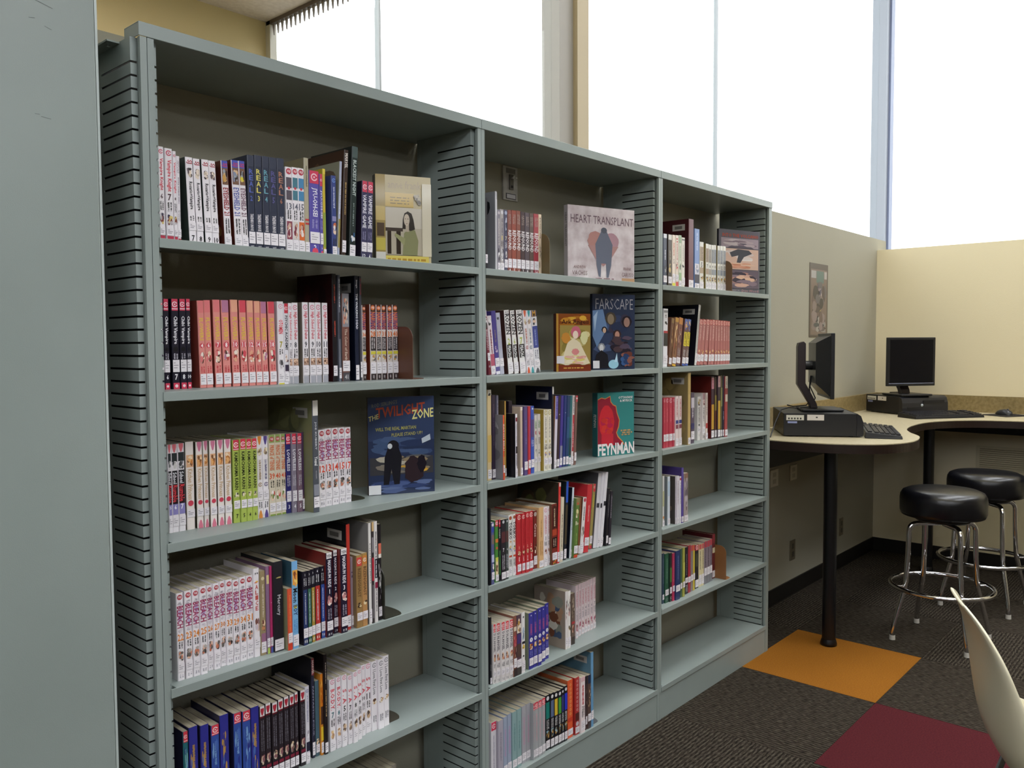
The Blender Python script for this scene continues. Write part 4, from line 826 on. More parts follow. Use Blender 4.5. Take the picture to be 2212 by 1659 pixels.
def spine_print(mb, lb, stk, n, w, h):
    """all the flat print of one spine (mb) and its call-number label (lb), just in front of the spine"""
    S = ST[stk]
    var = VAR.get((stk, n), ('', '', ''))
    cx = lambda c: (var[0] or '888888') if c == '#x' else ((var[1] or '888888') if c == '#y' else c)
    e = 0.0012 if w > 0.008 else 0.0006
    rnd = random.Random(hash_(stk + n + '%.3f' % w))
    items = []
    for it in S['p']:
        if it[0] == '#head':
            if (stk, n) in HEADED:
                items += [('b', 0, .125, 'd8404e'), ('c', .06, .34, 'f4dcdc', 'd8404e'), ('b', .105, .113, 'f4dcdc')]
        else:
            items.append(it)
    lay = 0.0003
    side = False
    for it in items:
        k = it[0]
        lay += 0.00006
        P = lambda u, v, q=0: (u, -lay - q * 0.000004, h - v * h)      # u in metres, v as a fraction
        F = lambda u, v, q=0: (u * w, -lay - q * 0.000004, h - v * h)  # u as a fraction
        if k == 'b':
            mb.poly([P(e, it[2]), P(w - e, it[2]), P(w - e, it[1]), P(e, it[1])], mat(cx(it[3]), 0.35))
        elif k == 'p':
            v0, v1 = it[1], it[2]
            g = v1 - v0
            mb.poly([F(.18, v0), F(.82, v0), F(.82, v0 + g * .35), F(.64, v0 + g * .85), F(.5, v1), F(.36, v0 + g * .85), F(.18, v0 + g * .35)], mat(cx(it[3]), 0.35))
        elif k in 'cj':
            r = it[2] * w
            c0 = h - it[1] * h
            disc = lambda rr, q, cc: mb.poly([(w / 2 + rr * math.cos(a * math.pi / 8), -lay - q * 0.00002, c0 + rr * math.sin(a * math.pi / 8)) for a in range(16)], mat(cx(cc), 0.35))
            if len(it) > 4:                                # open ring with a dot
                for a in range(13):
                    t0, t1 = math.radians(20 + a * 25), math.radians(20 + (a + 1) * 25)
                    mb.poly([(w / 2 + rr * math.cos(t), -lay, c0 + rr * math.sin(t)) for rr, t in ((r, t0), (r, t1), (r * .66, t1), (r * .66, t0))], mat(cx(it[3]), 0.35))
                disc(r * .26, 0, it[3])
            else:
                disc(r, 0, it[3])
                if k == 'j':
                    put_text(mb, 'SJ', lambda x, y: (w / 2 + (x - .5) * r * 1.25, -lay - .00003, c0 + (y - .5) * r * .95), mat('f4ecec', 0.4), 0.02)
        elif k == 't':
            mt = mat(cx(it[4]), 0.4)
            if it[1] in LEGIBLE:
                sz, L_ = it[5] * w, (it[3] - it[2]) * h
                put_text(mb, it[1], lambda x, y: (w / 2 + (y - .5) * sz * 1.12, -lay, h - it[2] * h - x * L_), mt, 0.022)
            else:
                words(mb, rnd, F, it[2], it[3], it[5] * .5, mt)
        elif k == 'h':
            s_ = n if it[1] == N else it[1]
            if s_:
                hh = it[4] * w
                asp = text_mesh(s_, 0.02)[2]
                ww = min(hh * asp, w * .86)
                put_text(mb, s_, lambda x, y: (w / 2 + (x - .5) * ww, -lay, h - it[2] * h + (y - .5) * hh * 1.25), mat(cx(it[3]), 0.4), 0.02)
        elif k == 'k':
            m_ = len(it[1])
            st = (it[3] - it[2]) / m_
            for q, ch in enumerate(it[1]):
                v0 = it[2] + st * (q + .08)
                put_text(mb, ch, lambda x, y: (w / 2 + (x - .5) * w * it[5], -lay, h - v0 * h - (1 - y) * st * .84 * h), mat(cx(it[4]), 0.4), 0.02)
        elif k == 'a':
            big = it[2] - it[1] > .3
            blobs(mb, rnd, F, .08, .92, it[1], it[2], [cx(c) for c in it[3]], 1, 0.35, 6 if big else 3, .36 if big else .8)
        elif k == 'd':
            mt = mat(cx(it[3]), 0.5)
            words(mb, rnd, F, it[1], it[2], .36, mt)
        elif k == 's':
            q = 0.00045
            a, b = it[1], it[2]
            lb.poly([(e * .5, -q - lay, h - b * h), (w - e * .5, -q - lay, h - b * h), (w - e * .5, -q - lay, h - a * h), (e * .5, -q - lay, h - a * h)], STICK)
            for j, (f0, f1) in enumerate(((.15, .40), (.15, .80), (.15, .66))):
                v = a + (b - a) * (.22 + .2 * j)
                lb.poly([(w * f0, -q - lay - .0001, h - (v + .007) * h), (w * f1, -q - lay - .0001, h - (v + .007) * h), (w * f1, -q - lay - .0001, h - v * h), (w * f0, -q - lay - .0001, h - v * h)], mat('8f8a92', 0.6))
        elif k == 'S':
            side = True
    return side

def book(stk, n, x, w, h, y, z, lean=0.0):
    S = ST[stk]
    var = VAR.get((stk, n), ('', '', ''))
    cc = (var[0] or '888888') if S['c'] == '#x' else S['c']
    kind = S['kind']
    d = S['d'] or {'pb': .126, 'hc': .165, 'gn': .168}[kind]
    d = min(d, 0.232 - y)
    bt = 0.0024 if kind == 'hc' else 0.0005
    bt = min(bt, w * .25)
    mc = mat(cc, 0.32)
    ms = mat(cc if S['side'] == '#x' else S['side'], 0.32)
    mb = MB()
    c = min(0.0014, w * .16)
    # cover: one folded sheet, spine with slightly rolled edges
    o = [(0, d), (0, c), (c, 0), (w - c, 0), (w, c), (w, d)]
    inn = [(bt, d), (bt, c + bt), (c + bt * .6, bt), (w - c - bt * .6, bt), (w - bt, c + bt), (w - bt, d)]
    for q in range(5):
        a, b = o[q], o[q + 1]
        A, B = inn[q], inn[q + 1]
        mt = ms if q in (0, 4) else mc
        mb.poly([(a[0], a[1], 0), (b[0], b[1], 0), (b[0], b[1], h), (a[0], a[1], h)], mt)
        mb.poly([(B[0], B[1], 0), (A[0], A[1], 0), (A[0], A[1], h), (B[0], B[1], h)], mt)
        mb.poly([(a[0], a[1], h), (b[0], b[1], h), (B[0], B[1], h), (A[0], A[1], h)], mt)
        mb.poly([(b[0], b[1], 0), (a[0], a[1], 0), (A[0], A[1], 0), (B[0], B[1], 0)], mt)
    for q in (0, 5):
        a, A = o[q], inn[q]
        mb.poly([(a[0], a[1], 0), (A[0], A[1], 0), (A[0], A[1], h), (a[0], a[1], h)], ms)
    name = {'pb': 'paperback_book', 'hc': 'hardcover_book', 'gn': 'comic_book'}[kind]
    root = mb.build(name)
    a = math.radians(lean)
    # lean about the lower corner that carries the weight
    if lean > 0:
        px = x + w
        root.location = (px - w * math.cos(a), y, z + w * math.sin(a))
    else:
        root.location = (x, y, z)
    root.rotation_euler = (0, a, 0)
    t = 0.003 if kind == 'hc' else 0.0004
    mb = MB()
    mb.box(bt + .0001, w - bt - .0001, c + bt + .0002, d - (0.004 if kind == 'hc' else 0.0008), t, h - t, PAPER)
    mb.build('pages', root)
    mb, lb = MB(), MB()
    side = spine_print(mb, lb, stk, n, w, h)
    if mb.f:
        mb.build('spine_print', root)['kind'] = 'stuff'
    if lb.f:
        lb.build('call_number_label', root)
    if stk in SIDE_ART:
        mb = MB()
        rnd = random.Random(hash_(stk))
        blobs(mb, rnd, lambda u, v, q=0: (-0.0003 - q * .00002, d * (1 - u), h * (1 - v)), .04, .96, .05, .9, SIDE_ART[stk], 1, 0.35, 5, .5)
        mb.build('cover_print', root)
    if side:
        mb = MB()
        y0, y1 = d * .10, d * .42
        z0, z1 = h * .84, h * .93
        mb.poly([(-.0004, y1, z0), (-.0004, y0, z0), (-.0004, y0, z1), (-.0004, y1, z1)], mat('b9b6b2', 0.5))
        mb.poly([(-.0006, y1 - .01, z0 + .006), (-.0006, y0 + .012, z0 + .006), (-.0006, y0 + .012, z1 - .006), (-.0006, y1 - .01, z1 - .006)], mat('6f6c6a', 0.5))
        mb.build('cover_label', root)
    lab = S['lab'].replace('{n}', NUMWORD.get((stk, n), '') or (var[2] if len(var) > 2 and var[2] else spell(n)))
    lab = lab.replace('{x}', var[3] if len(var) > 3 else '').replace('{y}', var[4] if len(var) > 4 else '')
    tag(root, lab, {'pb': 'paperback', 'hc': 'hardcover book', 'gn': 'comic book'}[kind], S['grp'])
    return root

SIDE_ART = {'m4': ['b8b49a', '8a8a7c', 'a88a5a', '6a5a4a', '7a7a70'], 'm5': ['5a3a2c', '6a4a38', '3a2a24'], 'o2': ['8a8a62', '6a6c50', '7a7a5c'], 't2': ['1e1e22', '9a9a9e'], 'x5': ['b08a70', '4a5a78', 'd8cfc4', '7a4a38', '8a8a80'],
            'vf': ['c07a2c', '8a4a24', 'd8963c', '5a3a30'], 'wb': ['5a5a34', '4a3a2a', '6a4a3a'], 'a3': ['2e2c2a', '7a6a5a', '3a4448'], 'a2': ['6a727a', '9aa4a8'], 'zh': ['9a8456', '7a6a46', 'a8925e'], 'v4': ['9a969c', '6a666c', 'b8b4b8'],
            'n1': ['4a181c', '2a1014', '5a2024'], 'wk': ['6e7074', '52545a'], 'ze': ['8a5a3c', 'c87a48'], 'ES': ['8a3a2c', 'a8764a', '4a2a24']}

# shelf, section, rows of (style, volume, x, width, height, y, lean); metres
ROWS = {
 ('1', 's1'): [
  ('VK', '6', 0.0395, 0.0119, 0.1880, 0.0500, 0), ('VK', '7', 0.0538, 0.0153, 0.1869, 0.0500, 0), ('VK', '8', 0.0699, 0.0071, 0.1835, 0.0500, 0), ('KT', '', 0.0773, 0.0070, 0.1749, 0.0500, 0),
  ('RV', '7', 0.1025, 0.0154, 0.1764, 0.0500, -2), ('RV', '8', 0.1191, 0.0148, 0.1757, 0.0500, -2), ('RV', '9', 0.1377, 0.0154, 0.1771, 0.0500, -2), ('RV', '10', 0.1536, 0.0148, 0.1769, 0.0500, -2),
  ('ES', 'a', 0.1812, 0.0156, 0.1815, 0.0500, -2), ('ES', 'b', 0.2051, 0.0168, 0.1864, 0.0500, -2), ('ES', 'c', 0.2222, 0.0148, 0.1873, 0.0500, -2), ('RE', '2', 0.2374, 0.0162, 0.2035, 0.0500, 0),
  ('RE', '3', 0.2548, 0.0176, 0.2060, 0.0500, 0), ('RE', '4', 0.2737, 0.0168, 0.2069, 0.0500, 0), ('RE', '5', 0.2909, 0.0192, 0.2073, 0.0500, 0), ('RE', '6', 0.3107, 0.0183, 0.2088, 0.0500, 0),
  ('DG', '13', 0.3322, 0.0164, 0.1928, 0.0500, 0), ('DG', '14', 0.3492, 0.0153, 0.1943, 0.0500, 0), ('DG', '15', 0.3648, 0.0162, 0.1948, 0.0500, 0), ('m1', '', 0.3817, 0.0121, 0.2207, 0.0500, 0),
  ('JO', '2', 0.3950, 0.0272, 0.1943, 0.0500, 0), ('JO', '3', 0.4233, 0.0088, 0.1900, 0.0500, 0), ('m2', '', 0.4324, 0.0076, 0.2032, 0.0500, 0), ('m3', '', 0.4570, 0.0136, 0.1915, 0.0500, 0),
  ('m4', '', 0.4709, 0.0068, 0.2284, 0.0500, 3), ('m5', '', 0.4837, 0.0121, 0.2580, 0.0500, 3), ('m6', '', 0.5062, 0.0176, 0.2701, 0.0500, 3), ('VG', '12', 0.5423, 0.0165, 0.1917, 0.0500, 2),
  ('VG', '6', 0.5595, 0.0172, 0.1919, 0.0500, 2),
 ],
 ('1', 's2'): [
  ('CV', '2', 0.0511, 0.0076, 0.1862, 0.0850, 0), ('CV', '6', 0.0589, 0.0117, 0.1866, 0.0850, 0), ('CV', '7', 0.0758, 0.0155, 0.1873, 0.0850, 0), ('CV', '8', 0.0930, 0.0139, 0.1878, 0.0850, 0),
  ('CV', '10', 0.1072, 0.0102, 0.1883, 0.0850, 0), ('BF', '4', 0.1361, 0.0143, 0.1857, 0.0850, -1), ('BF', '6', 0.1508, 0.0150, 0.1871, 0.0850, -1), ('BF', '7', 0.1715, 0.0167, 0.1887, 0.0850, -1),
  ('BF', '8', 0.1906, 0.0178, 0.1885, 0.0850, -1), ('BF', '10', 0.2123, 0.0179, 0.1902, 0.0850, -1), ('BF', '11', 0.2333, 0.0170, 0.1896, 0.0850, -1), ('BF', '12', 0.2521, 0.0163, 0.1897, 0.0850, -1),
  ('BF', '14', 0.2701, 0.0152, 0.1894, 0.0850, -1), ('BF', '15', 0.2861, 0.0154, 0.1884, 0.0850, -1), ('BF', '18', 0.3049, 0.0175, 0.1891, 0.0850, -1), ('OT', '7', 0.3271, 0.0160, 0.1904, 0.0850, 0),
  ('PA', '', 0.3437, 0.0117, 0.1861, 0.0850, 0), ('HD', '7', 0.3562, 0.0094, 0.1875, 0.0850, 0), ('HD', '8', 0.3659, 0.0161, 0.1889, 0.0850, 0), ('HD', '9', 0.3942, 0.0164, 0.1908, 0.0850, 0),
  ('HD', '9', 0.4135, 0.0161, 0.1908, 0.0850, 0), ('HD', '10', 0.4303, 0.0163, 0.1914, 0.0850, 0), ('HD', '11', 0.4501, 0.0156, 0.1912, 0.0850, 0), ('n1', '', 0.4802, 0.0124, 0.2628, 0.0850, 0),
  ('n2', '', 0.4976, 0.0069, 0.2605, 0.0850, 0), ('n3', '', 0.5080, 0.0224, 0.2162, 0.0850, 0), ('n4', '', 0.5479, 0.0114, 0.2618, 0.0850, 0), ('n5', '', 0.5631, 0.0061, 0.2614, 0.0850, 0),
  ('NA', '36', 0.5696, 0.0122, 0.1893, 0.0850, 0), ('NA', '28', 0.5949, 0.0180, 0.1922, 0.0850, 0), ('NA', '37', 0.6148, 0.0159, 0.1917, 0.0850, 0), ('NA', '31', 0.6314, 0.0155, 0.1922, 0.0850, 0),
  ('NA', '33', 0.6507, 0.0170, 0.1917, 0.0850, 0), ('NA', '40', 0.6689, 0.0177, 0.1934, 0.0850, 0),
 ],
 ('1', 's3'): [
  ('SR', '5', 0.0603, 0.0081, 0.1852, 0.0855, 0), ('SR', '6', 0.0687, 0.0134, 0.1850, 0.0867, 0), ('SR', '7', 0.0824, 0.0146, 0.1857, 0.0862, 0), ('KP', 'a', 0.0999, 0.0180, 0.1872, 0.0866, 0),
  ('KP', 'b', 0.1216, 0.0148, 0.1853, 0.0840, 0), ('KP', 'b', 0.1367, 0.0110, 0.1861, 0.0815, 0), ('KP', 'b', 0.1481, 0.0145, 0.1859, 0.0755, 0), ('KP', 'b', 0.1655, 0.0148, 0.1862, 0.0756, 0),
  ('KP', 'b', 0.1807, 0.0158, 0.1864, 0.0727, 0), ('KK', '7', 0.1997, 0.0155, 0.1831, 0.0712, 0), ('KK', '5', 0.2156, 0.0143, 0.1841, 0.0683, 0), ('KK', '4', 0.2301, 0.0131, 0.1832, 0.0675, 0),
  ('KK', '6', 0.2435, 0.0133, 0.1827, 0.0675, 0), ('CR', 'o', 0.2605, 0.0139, 0.1859, 0.0748, 0), ('CR', 'p', 0.2748, 0.0142, 0.1851, 0.0742, 0), ('PT', '39', 0.2913, 0.0158, 0.1864, 0.0755, 0),
  ('PT', '40', 0.3073, 0.0145, 0.1861, 0.0753, 0), ('PT', '41', 0.3222, 0.0124, 0.1859, 0.0754, 0), ('LO', '3', 0.3348, 0.0129, 0.1848, 0.0738, 0), ('LO', '4', 0.3480, 0.0122, 0.1847, 0.0692, 0),
  ('LO', '5', 0.3605, 0.0123, 0.1845, 0.0657, 0), ('o1', '', 0.3730, 0.0056, 0.1860, 0.0668, 0), ('o2', '', 0.3798, 0.0163, 0.2614, 0.0319, 0), ('BL', '12', 0.4239, 0.0174, 0.1871, 0.0710, 0),
  ('BL', '13', 0.4445, 0.0184, 0.1882, 0.0746, 0), ('BL', '14', 0.4647, 0.0186, 0.1880, 0.0747, 0), ('BL', '15', 0.4878, 0.0173, 0.1872, 0.0784, 0), ('BL', '17', 0.5054, 0.0174, 0.1863, 0.0765, 0),
 ],
 ('1', 's4'): [
  ('BL', '22', 0.0426, 0.0146, 0.1809, 0.0275, 0), ('BL', '23', 0.0599, 0.0147, 0.1821, 0.0265, 0), ('BL', '24', 0.0757, 0.0144, 0.1823, 0.0255, 0), ('BL', '25', 0.0904, 0.0147, 0.1848, 0.0227, 0),
  ('BL', '26', 0.1103, 0.0123, 0.1814, 0.0308, 0), ('BL', '27', 0.1229, 0.0133, 0.1837, 0.0267, 0), ('BL', '30', 0.1398, 0.0122, 0.1837, 0.0321, 0), ('BL', '33', 0.1523, 0.0146, 0.1843, 0.0284, 0),
  ('BL', '29', 0.1687, 0.0145, 0.1805, 0.0293, 0), ('BL', '34', 0.1835, 0.0144, 0.1837, 0.0268, 0), ('BL', '31', 0.1996, 0.0159, 0.1832, 0.0281, 0), ('p1', '', 0.2158, 0.0139, 0.1958, 0.0246, 0),
  ('p2', '', 0.2300, 0.0132, 0.1877, 0.0224, 0), ('p3', '', 0.2435, 0.0085, 0.1961, 0.0204, 0), ('p4', '', 0.2530, 0.0065, 0.1945, 0.0210, 0), ('p5', '', 0.2599, 0.0237, 0.2029, 0.0161, 0),
  ('p6', '', 0.2860, 0.0121, 0.1395, 0.0030, 0), ('p7', '', 0.2984, 0.0153, 0.1987, 0.0030, 0), ('JD', '1', 0.3260, 0.0130, 0.1700, 0.0030, 0), ('JD', '2', 0.3393, 0.0103, 0.1694, 0.0038, 0),
  ('JD', '3', 0.3510, 0.0104, 0.1696, 0.0067, 0), ('JD', '4', 0.3625, 0.0143, 0.1703, 0.0084, 0), ('JD', '5', 0.3804, 0.0118, 0.1691, 0.0118, 0), ('MX', '1', 0.3925, 0.0172, 0.1992, 0.0059, 0),
  ('MX', '2', 0.4185, 0.0129, 0.1990, 0.0151, 0), ('MX', '3', 0.4317, 0.0187, 0.2016, 0.0031, 0), ('q1', '', 0.4558, 0.0103, 0.2550, 0.0113, 0), ('q2', '', 0.4705, 0.0064, 0.1727, 0.0160, 0),
  ('BZ', 'a', 0.4772, 0.0172, 0.1769, 0.0030, 0), ('BZ', 'b', 0.4946, 0.0158, 0.1790, 0.0030, 0), ('q3', '', 0.5153, 0.0083, 0.2494, 0.0030, 0), ('q4', '', 0.5239, 0.0084, 0.2501, 0.0030, 0),
  ('q5', '', 0.5326, 0.0103, 0.2504, 0.0030, 0), ('q6', '', 0.5492, 0.0110, 0.2397, 0.0097, 0),
 ],
 ('1', 's5'): [
  ('SK', 'a', 0.0531, 0.0111, 0.1833, 0.0350, 0), ('SK', 'b', 0.0662, 0.0191, 0.1870, 0.0350, 0), ('SK', 'b', 0.0913, 0.0186, 0.1824, 0.0350, 0), ('SK', 'c', 0.1151, 0.0182, 0.1739, 0.0350, 0),
  ('SK', 'b', 0.1354, 0.0201, 0.1886, 0.0350, 0), ('SK', 'c', 0.1673, 0.0180, 0.1821, 0.0350, 0), ('SK', 'c', 0.1883, 0.0193, 0.1793, 0.0350, 0), ('SK', 'b', 0.2090, 0.0195, 0.1811, 0.0350, 0),
  ('VB', 'a', 0.2297, 0.0136, 0.1766, 0.0350, 0), ('VB', 'a', 0.2439, 0.0143, 0.1786, 0.0350, 0), ('VB', 'a', 0.2607, 0.0147, 0.1745, 0.0350, 0), ('VB', 'a', 0.2761, 0.0142, 0.1770, 0.0350, 0),
  ('VB', 'a', 0.2912, 0.0138, 0.1779, 0.0350, 0), ('VB', 'a', 0.3060, 0.0131, 0.1782, 0.0350, 0), ('VB', 'a', 0.3194, 0.0101, 0.1797, 0.0350, 0), ('VB', 'a', 0.3348, 0.0141, 0.1791, 0.0350, 0),
  ('r1', '', 0.3492, 0.0111, 0.1839, 0.0350, 0), ('r2', '', 0.3747, 0.0080, 0.2403, 0.0466, 0), ('r3', '', 0.3849, 0.0115, 0.1824, 0.0474, 0), ('r4', '', 0.3968, 0.0072, 0.1970, 0.0429, 0),
  ('r5', '', 0.4043, 0.0099, 0.2430, 0.0385, 0), ('BO', '7', 0.4209, 0.0164, 0.1760, 0.0399, 0), ('BO', '8', 0.4405, 0.0141, 0.1760, 0.0407, 0), ('SA', '5', 0.4549, 0.0150, 0.1776, 0.0374, 0),
  ('SA', '7', 0.4725, 0.0127, 0.1719, 0.0371, 0), ('SA', '8', 0.4856, 0.0133, 0.1774, 0.0330, 0), ('SA', '9', 0.5027, 0.0126, 0.1778, 0.0382, 0), ('SA', '10', 0.5218, 0.0112, 0.1800, 0.0467, 0),
  ('SA', '11', 0.5365, 0.0175, 0.1777, 0.0506, 0), ('FL', '', 0.5544, 0.0175, 0.1789, 0.0480, 0), ('FL', '', 0.5722, 0.0174, 0.1805, 0.0425, 0), ('FL', '', 0.5922, 0.0170, 0.1828, 0.0460, 0),
 ],
 ('2', 's1'): [
  ('t1', '', 0.9746, 0.0101, 0.2028, 0.0400, 0), ('t2', '', 1.0173, 0.0083, 0.2268, 0.0400, 0), ('t3', '', 1.0259, 0.0123, 0.1759, 0.0400, 0), ('t4', '', 1.0385, 0.0148, 0.1786, 0.0400, 0),
  ('t5', '', 1.0547, 0.0149, 0.1792, 0.0400, 0), ('RF', '4', 1.0709, 0.0163, 0.1799, 0.0400, 0), ('RF', '5', 1.0890, 0.0194, 0.1816, 0.0400, 0), ('RF', '6', 1.1102, 0.0175, 0.1831, 0.0400, 0),
  ('RF', '7', 1.1292, 0.0175, 0.1822, 0.0400, 0), ('RF', '8', 1.1486, 0.0188, 0.1816, 0.0400, 0), ('RF', '11', 1.1691, 0.0182, 0.1815, 0.0400, 0), ('RF', '14', 1.1889, 0.0215, 0.1827, 0.0400, 0),
  ('t6', '', 1.2112, 0.0140, 0.1833, 0.0400, 0),
 ],
 ('2', 's2'): [
  ('u1', '', 1.0071, 0.0113, 0.1877, 0.0600, -6), ('u2', '', 1.0188, 0.0185, 0.1712, 0.0600, -6), ('u3', '', 1.0377, 0.0193, 0.1857, 0.0600, -6), ('u4', '', 1.0574, 0.0178, 0.1808, 0.0600, -6),
  ('RM', '2', 1.0939, 0.0215, 0.1897, 0.0600, -6), ('RM', '6', 1.1209, 0.0190, 0.1895, 0.0600, -6), ('RM', '7', 1.1476, 0.0251, 0.1913, 0.0600, -6), ('CR', 'r', 1.1777, 0.0166, 0.1910, 0.0600, -6),
  ('CR', 't', 1.1959, 0.0174, 0.1915, 0.0600, -6), ('u5', '', 1.2157, 0.0260, 0.1912, 0.0600, -6),
 ],
 ('2', 's3'): [
  ('v1', '', 0.9678, 0.0169, 0.2591, 0.0300, 0), ('v2', '', 0.9899, 0.0137, 0.2436, 0.0325, 0), ('v4', '', 1.0040, 0.0062, 0.1863, 0.0030, 0), ('v3', '', 1.0105, 0.0077, 0.2419, 0.0329, 0),
  ('v5', '', 1.0418, 0.0059, 0.2238, 0.0305, 0), ('v7', '', 1.0586, 0.0078, 0.1862, 0.0038, 0), ('v6', '', 1.0667, 0.0150, 0.2220, 0.0362, 0), ('v8', '', 1.0883, 0.0102, 0.2041, 0.0106, 0),
  ('v9', '', 1.1037, 0.0158, 0.2053, 0.0093, 0), ('va', '', 1.1265, 0.0117, 0.2035, 0.0133, 0), ('vb', '', 1.1450, 0.0151, 0.2031, 0.0184, 0), ('vc', 'a', 1.1805, 0.0116, 0.1726, 0.0341, 0),
  ('vc', 'a', 1.1923, 0.0135, 0.1750, 0.0310, 0), ('vd', 'a', 1.2081, 0.0178, 0.1877, 0.0195, 0), ('vd', 'a', 1.2262, 0.0177, 0.1876, 0.0190, 0), ('ve', '', 1.2531, 0.0090, 0.2564, 0.0233, 0),
  ('vf', '', 1.2624, 0.0134, 0.2265, 0.0255, 3), ('vg', '', 1.2798, 0.0121, 0.2262, 0.0277, 3), ('vh', '', 1.2937, 0.0134, 0.2259, 0.0280, 3), ('vi', '', 1.3098, 0.0119, 0.2249, 0.0271, 3),
  ('vj', '', 1.3221, 0.0139, 0.2244, 0.0253, 3), ('vk', '', 1.3363, 0.0118, 0.2237, 0.0249, 3), ('vl', '', 1.3527, 0.0113, 0.2239, 0.0273, 3), ('vm', '', 1.3643, 0.0112, 0.2224, 0.0248, 3),
 ],
 ('2', 's4'): [
  ('w1', '', 0.9451, 0.0062, 0.2192, 0.0030, 0), ('w2', '', 0.9516, 0.0126, 0.1777, 0.0030, 0), ('w3', '', 0.9757, 0.0139, 0.1789, 0.0106, 0), ('w4', '', 0.9899, 0.0072, 0.1793, 0.0091, 0),
  ('w5', '', 0.9974, 0.0187, 0.1775, 0.0066, 0), ('w6', '', 1.0187, 0.0125, 0.1767, 0.0084, 0), ('TK', 'a', 1.0462, 0.0144, 0.1811, 0.0213, 0), ('TK', 'a', 1.0610, 0.0130, 0.1826, 0.0185, 0),
  ('RD', '1', 1.0742, 0.0175, 0.1810, 0.0134, 0), ('RD', '1', 1.0944, 0.0147, 0.1800, 0.0125, 0), ('RD', '2', 1.1093, 0.0145, 0.1828, 0.0094, 0), ('RD', '2', 1.1275, 0.0174, 0.1817, 0.0116, 0),
  ('w7', '', 1.1555, 0.0164, 0.1774, 0.0186, 0), ('w8', '', 1.1733, 0.0217, 0.1851, 0.0119, 0), ('w9', '1', 1.1953, 0.0166, 0.1841, 0.0105, 0), ('w9', '2', 1.2151, 0.0098, 0.1831, 0.0121, 0),
  ('wa', '', 1.2251, 0.0249, 0.1891, 0.0030, 0), ('wb', '', 1.2503, 0.0104, 0.2514, 0.0030, 2.3), ('wc', '', 1.2653, 0.0161, 0.2024, 0.0054, 2.6), ('wd', '', 1.2931, 0.0130, 0.2481, 0.0117, 3.5),
  ('we', '', 1.3222, 0.0096, 0.2249, 0.0110, 4.6), ('wf', '', 1.3321, 0.0207, 0.1889, 0.0030, 4.9), ('wg', '', 1.3768, 0.0072, 0.1835, 0.0186, 4.4), ('wh', '', 1.3843, 0.0180, 0.1831, 0.0172, 6.6),
  ('wi', '', 1.4026, 0.0254, 0.2215, 0.0152, 6.6), ('wj', '', 1.4575, 0.0150, 0.2151, 0.0340, 6.9), ('wk', '', 1.4729, 0.0169, 0.2488, 0.0278, 7.5), ('wl', '', 1.4903, 0.0116, 0.2494, 0.0246, 7.7),
  ('wm', '', 1.5023, 0.0145, 0.2503, 0.0211, 8), ('wn', '', 1.5261, 0.0116, 0.1939, 0.0152, 5.4), ('wo', '', 1.5399, 0.0139, 0.1830, 0.0139, 4.9),
 ],
 ('2', 's5'): [
  ('x1', '', 0.9594, 0.0084, 0.1960, 0.0187, 0), ('DN', 'a', 0.9681, 0.0107, 0.1740, 0.0135, 0), ('DN', 'a', 0.9790, 0.0149, 0.1744, 0.0109, 0), ('DN', 'a', 0.9942, 0.0145, 0.1752, 0.0053, 0),
  ('DN', 'a', 1.0090, 0.0151, 0.1753, 0.0030, 0), ('DN', 'a', 1.0266, 0.0159, 0.1747, 0.0030, 0), ('x2', '', 1.0441, 0.0142, 0.1813, 0.0030, 0), ('x3', '', 1.0586, 0.0204, 0.1801, 0.0030, 0),
  ('x4', '', 1.0808, 0.0152, 0.1829, 0.0030, 0), ('DB', '9', 1.1154, 0.0196, 0.1717, 0.0043, 0), ('DB', '10', 1.1373, 0.0182, 0.1726, 0.0055, 0), ('DB', '11', 1.1558, 0.0172, 0.1772, 0.0031, 0),
  ('DB', '12', 1.1852, 0.0170, 0.1726, 0.0128, 0), ('DB', '13', 1.2107, 0.0171, 0.1751, 0.0196, 0), ('x5', '', 1.3165, 0.0119, 0.1877, 0.0226, 0), ('x6', '', 1.3288, 0.0139, 0.1861, 0.0221, 0),
  ('x7', '', 1.3614, 0.0193, 0.1679, 0.0336, 0), ('HK', '1', 1.4151, 0.0127, 0.1781, 0.0565, 0), ('HK', '2', 1.4407, 0.0121, 0.1760, 0.0635, 0), ('HK', '3', 1.4616, 0.0148, 0.1751, 0.0676, 0),
  ('HK', '4', 1.4795, 0.0139, 0.1747, 0.0687, 0), ('HK', '5', 1.4959, 0.0143, 0.1758, 0.0693, 0), ('HK', '6', 1.5126, 0.0141, 0.1772, 0.0686, 0), ('HK', '7', 1.5328, 0.0143, 0.1773, 0.0709, 0),
 ],
 ('2', 'base'): [
  ('y1', '', 0.9592, 0.0222, 0.1762, 0.0160, 0), ('GR', 'a', 0.9816, 0.0212, 0.1754, 0.0080, 0), ('GR', 'b', 1.0078, 0.0166, 0.1766, 0.0120, 0), ('GR', 'b', 1.0295, 0.0179, 0.1764, 0.0160, 0),
  ('GR', 'c', 1.0490, 0.0202, 0.1765, 0.0140, 0), ('GR', 'c', 1.0724, 0.0205, 0.1767, 0.0160, 0), ('GR', 'd', 1.0991, 0.0195, 0.1755, 0.0200, 0), ('GR', 'd', 1.1193, 0.0189, 0.1766, 0.0200, 0),
  ('GR', 'e', 1.1384, 0.0062, 0.1761, 0.0080, 0), ('GR', 'e', 1.1449, 0.0167, 0.1765, 0.0080, 0), ('GR', 'e', 1.1623, 0.0167, 0.1763, 0.0080, 0), ('GR', 'e', 1.1821, 0.0162, 0.1761, 0.0100, 0),
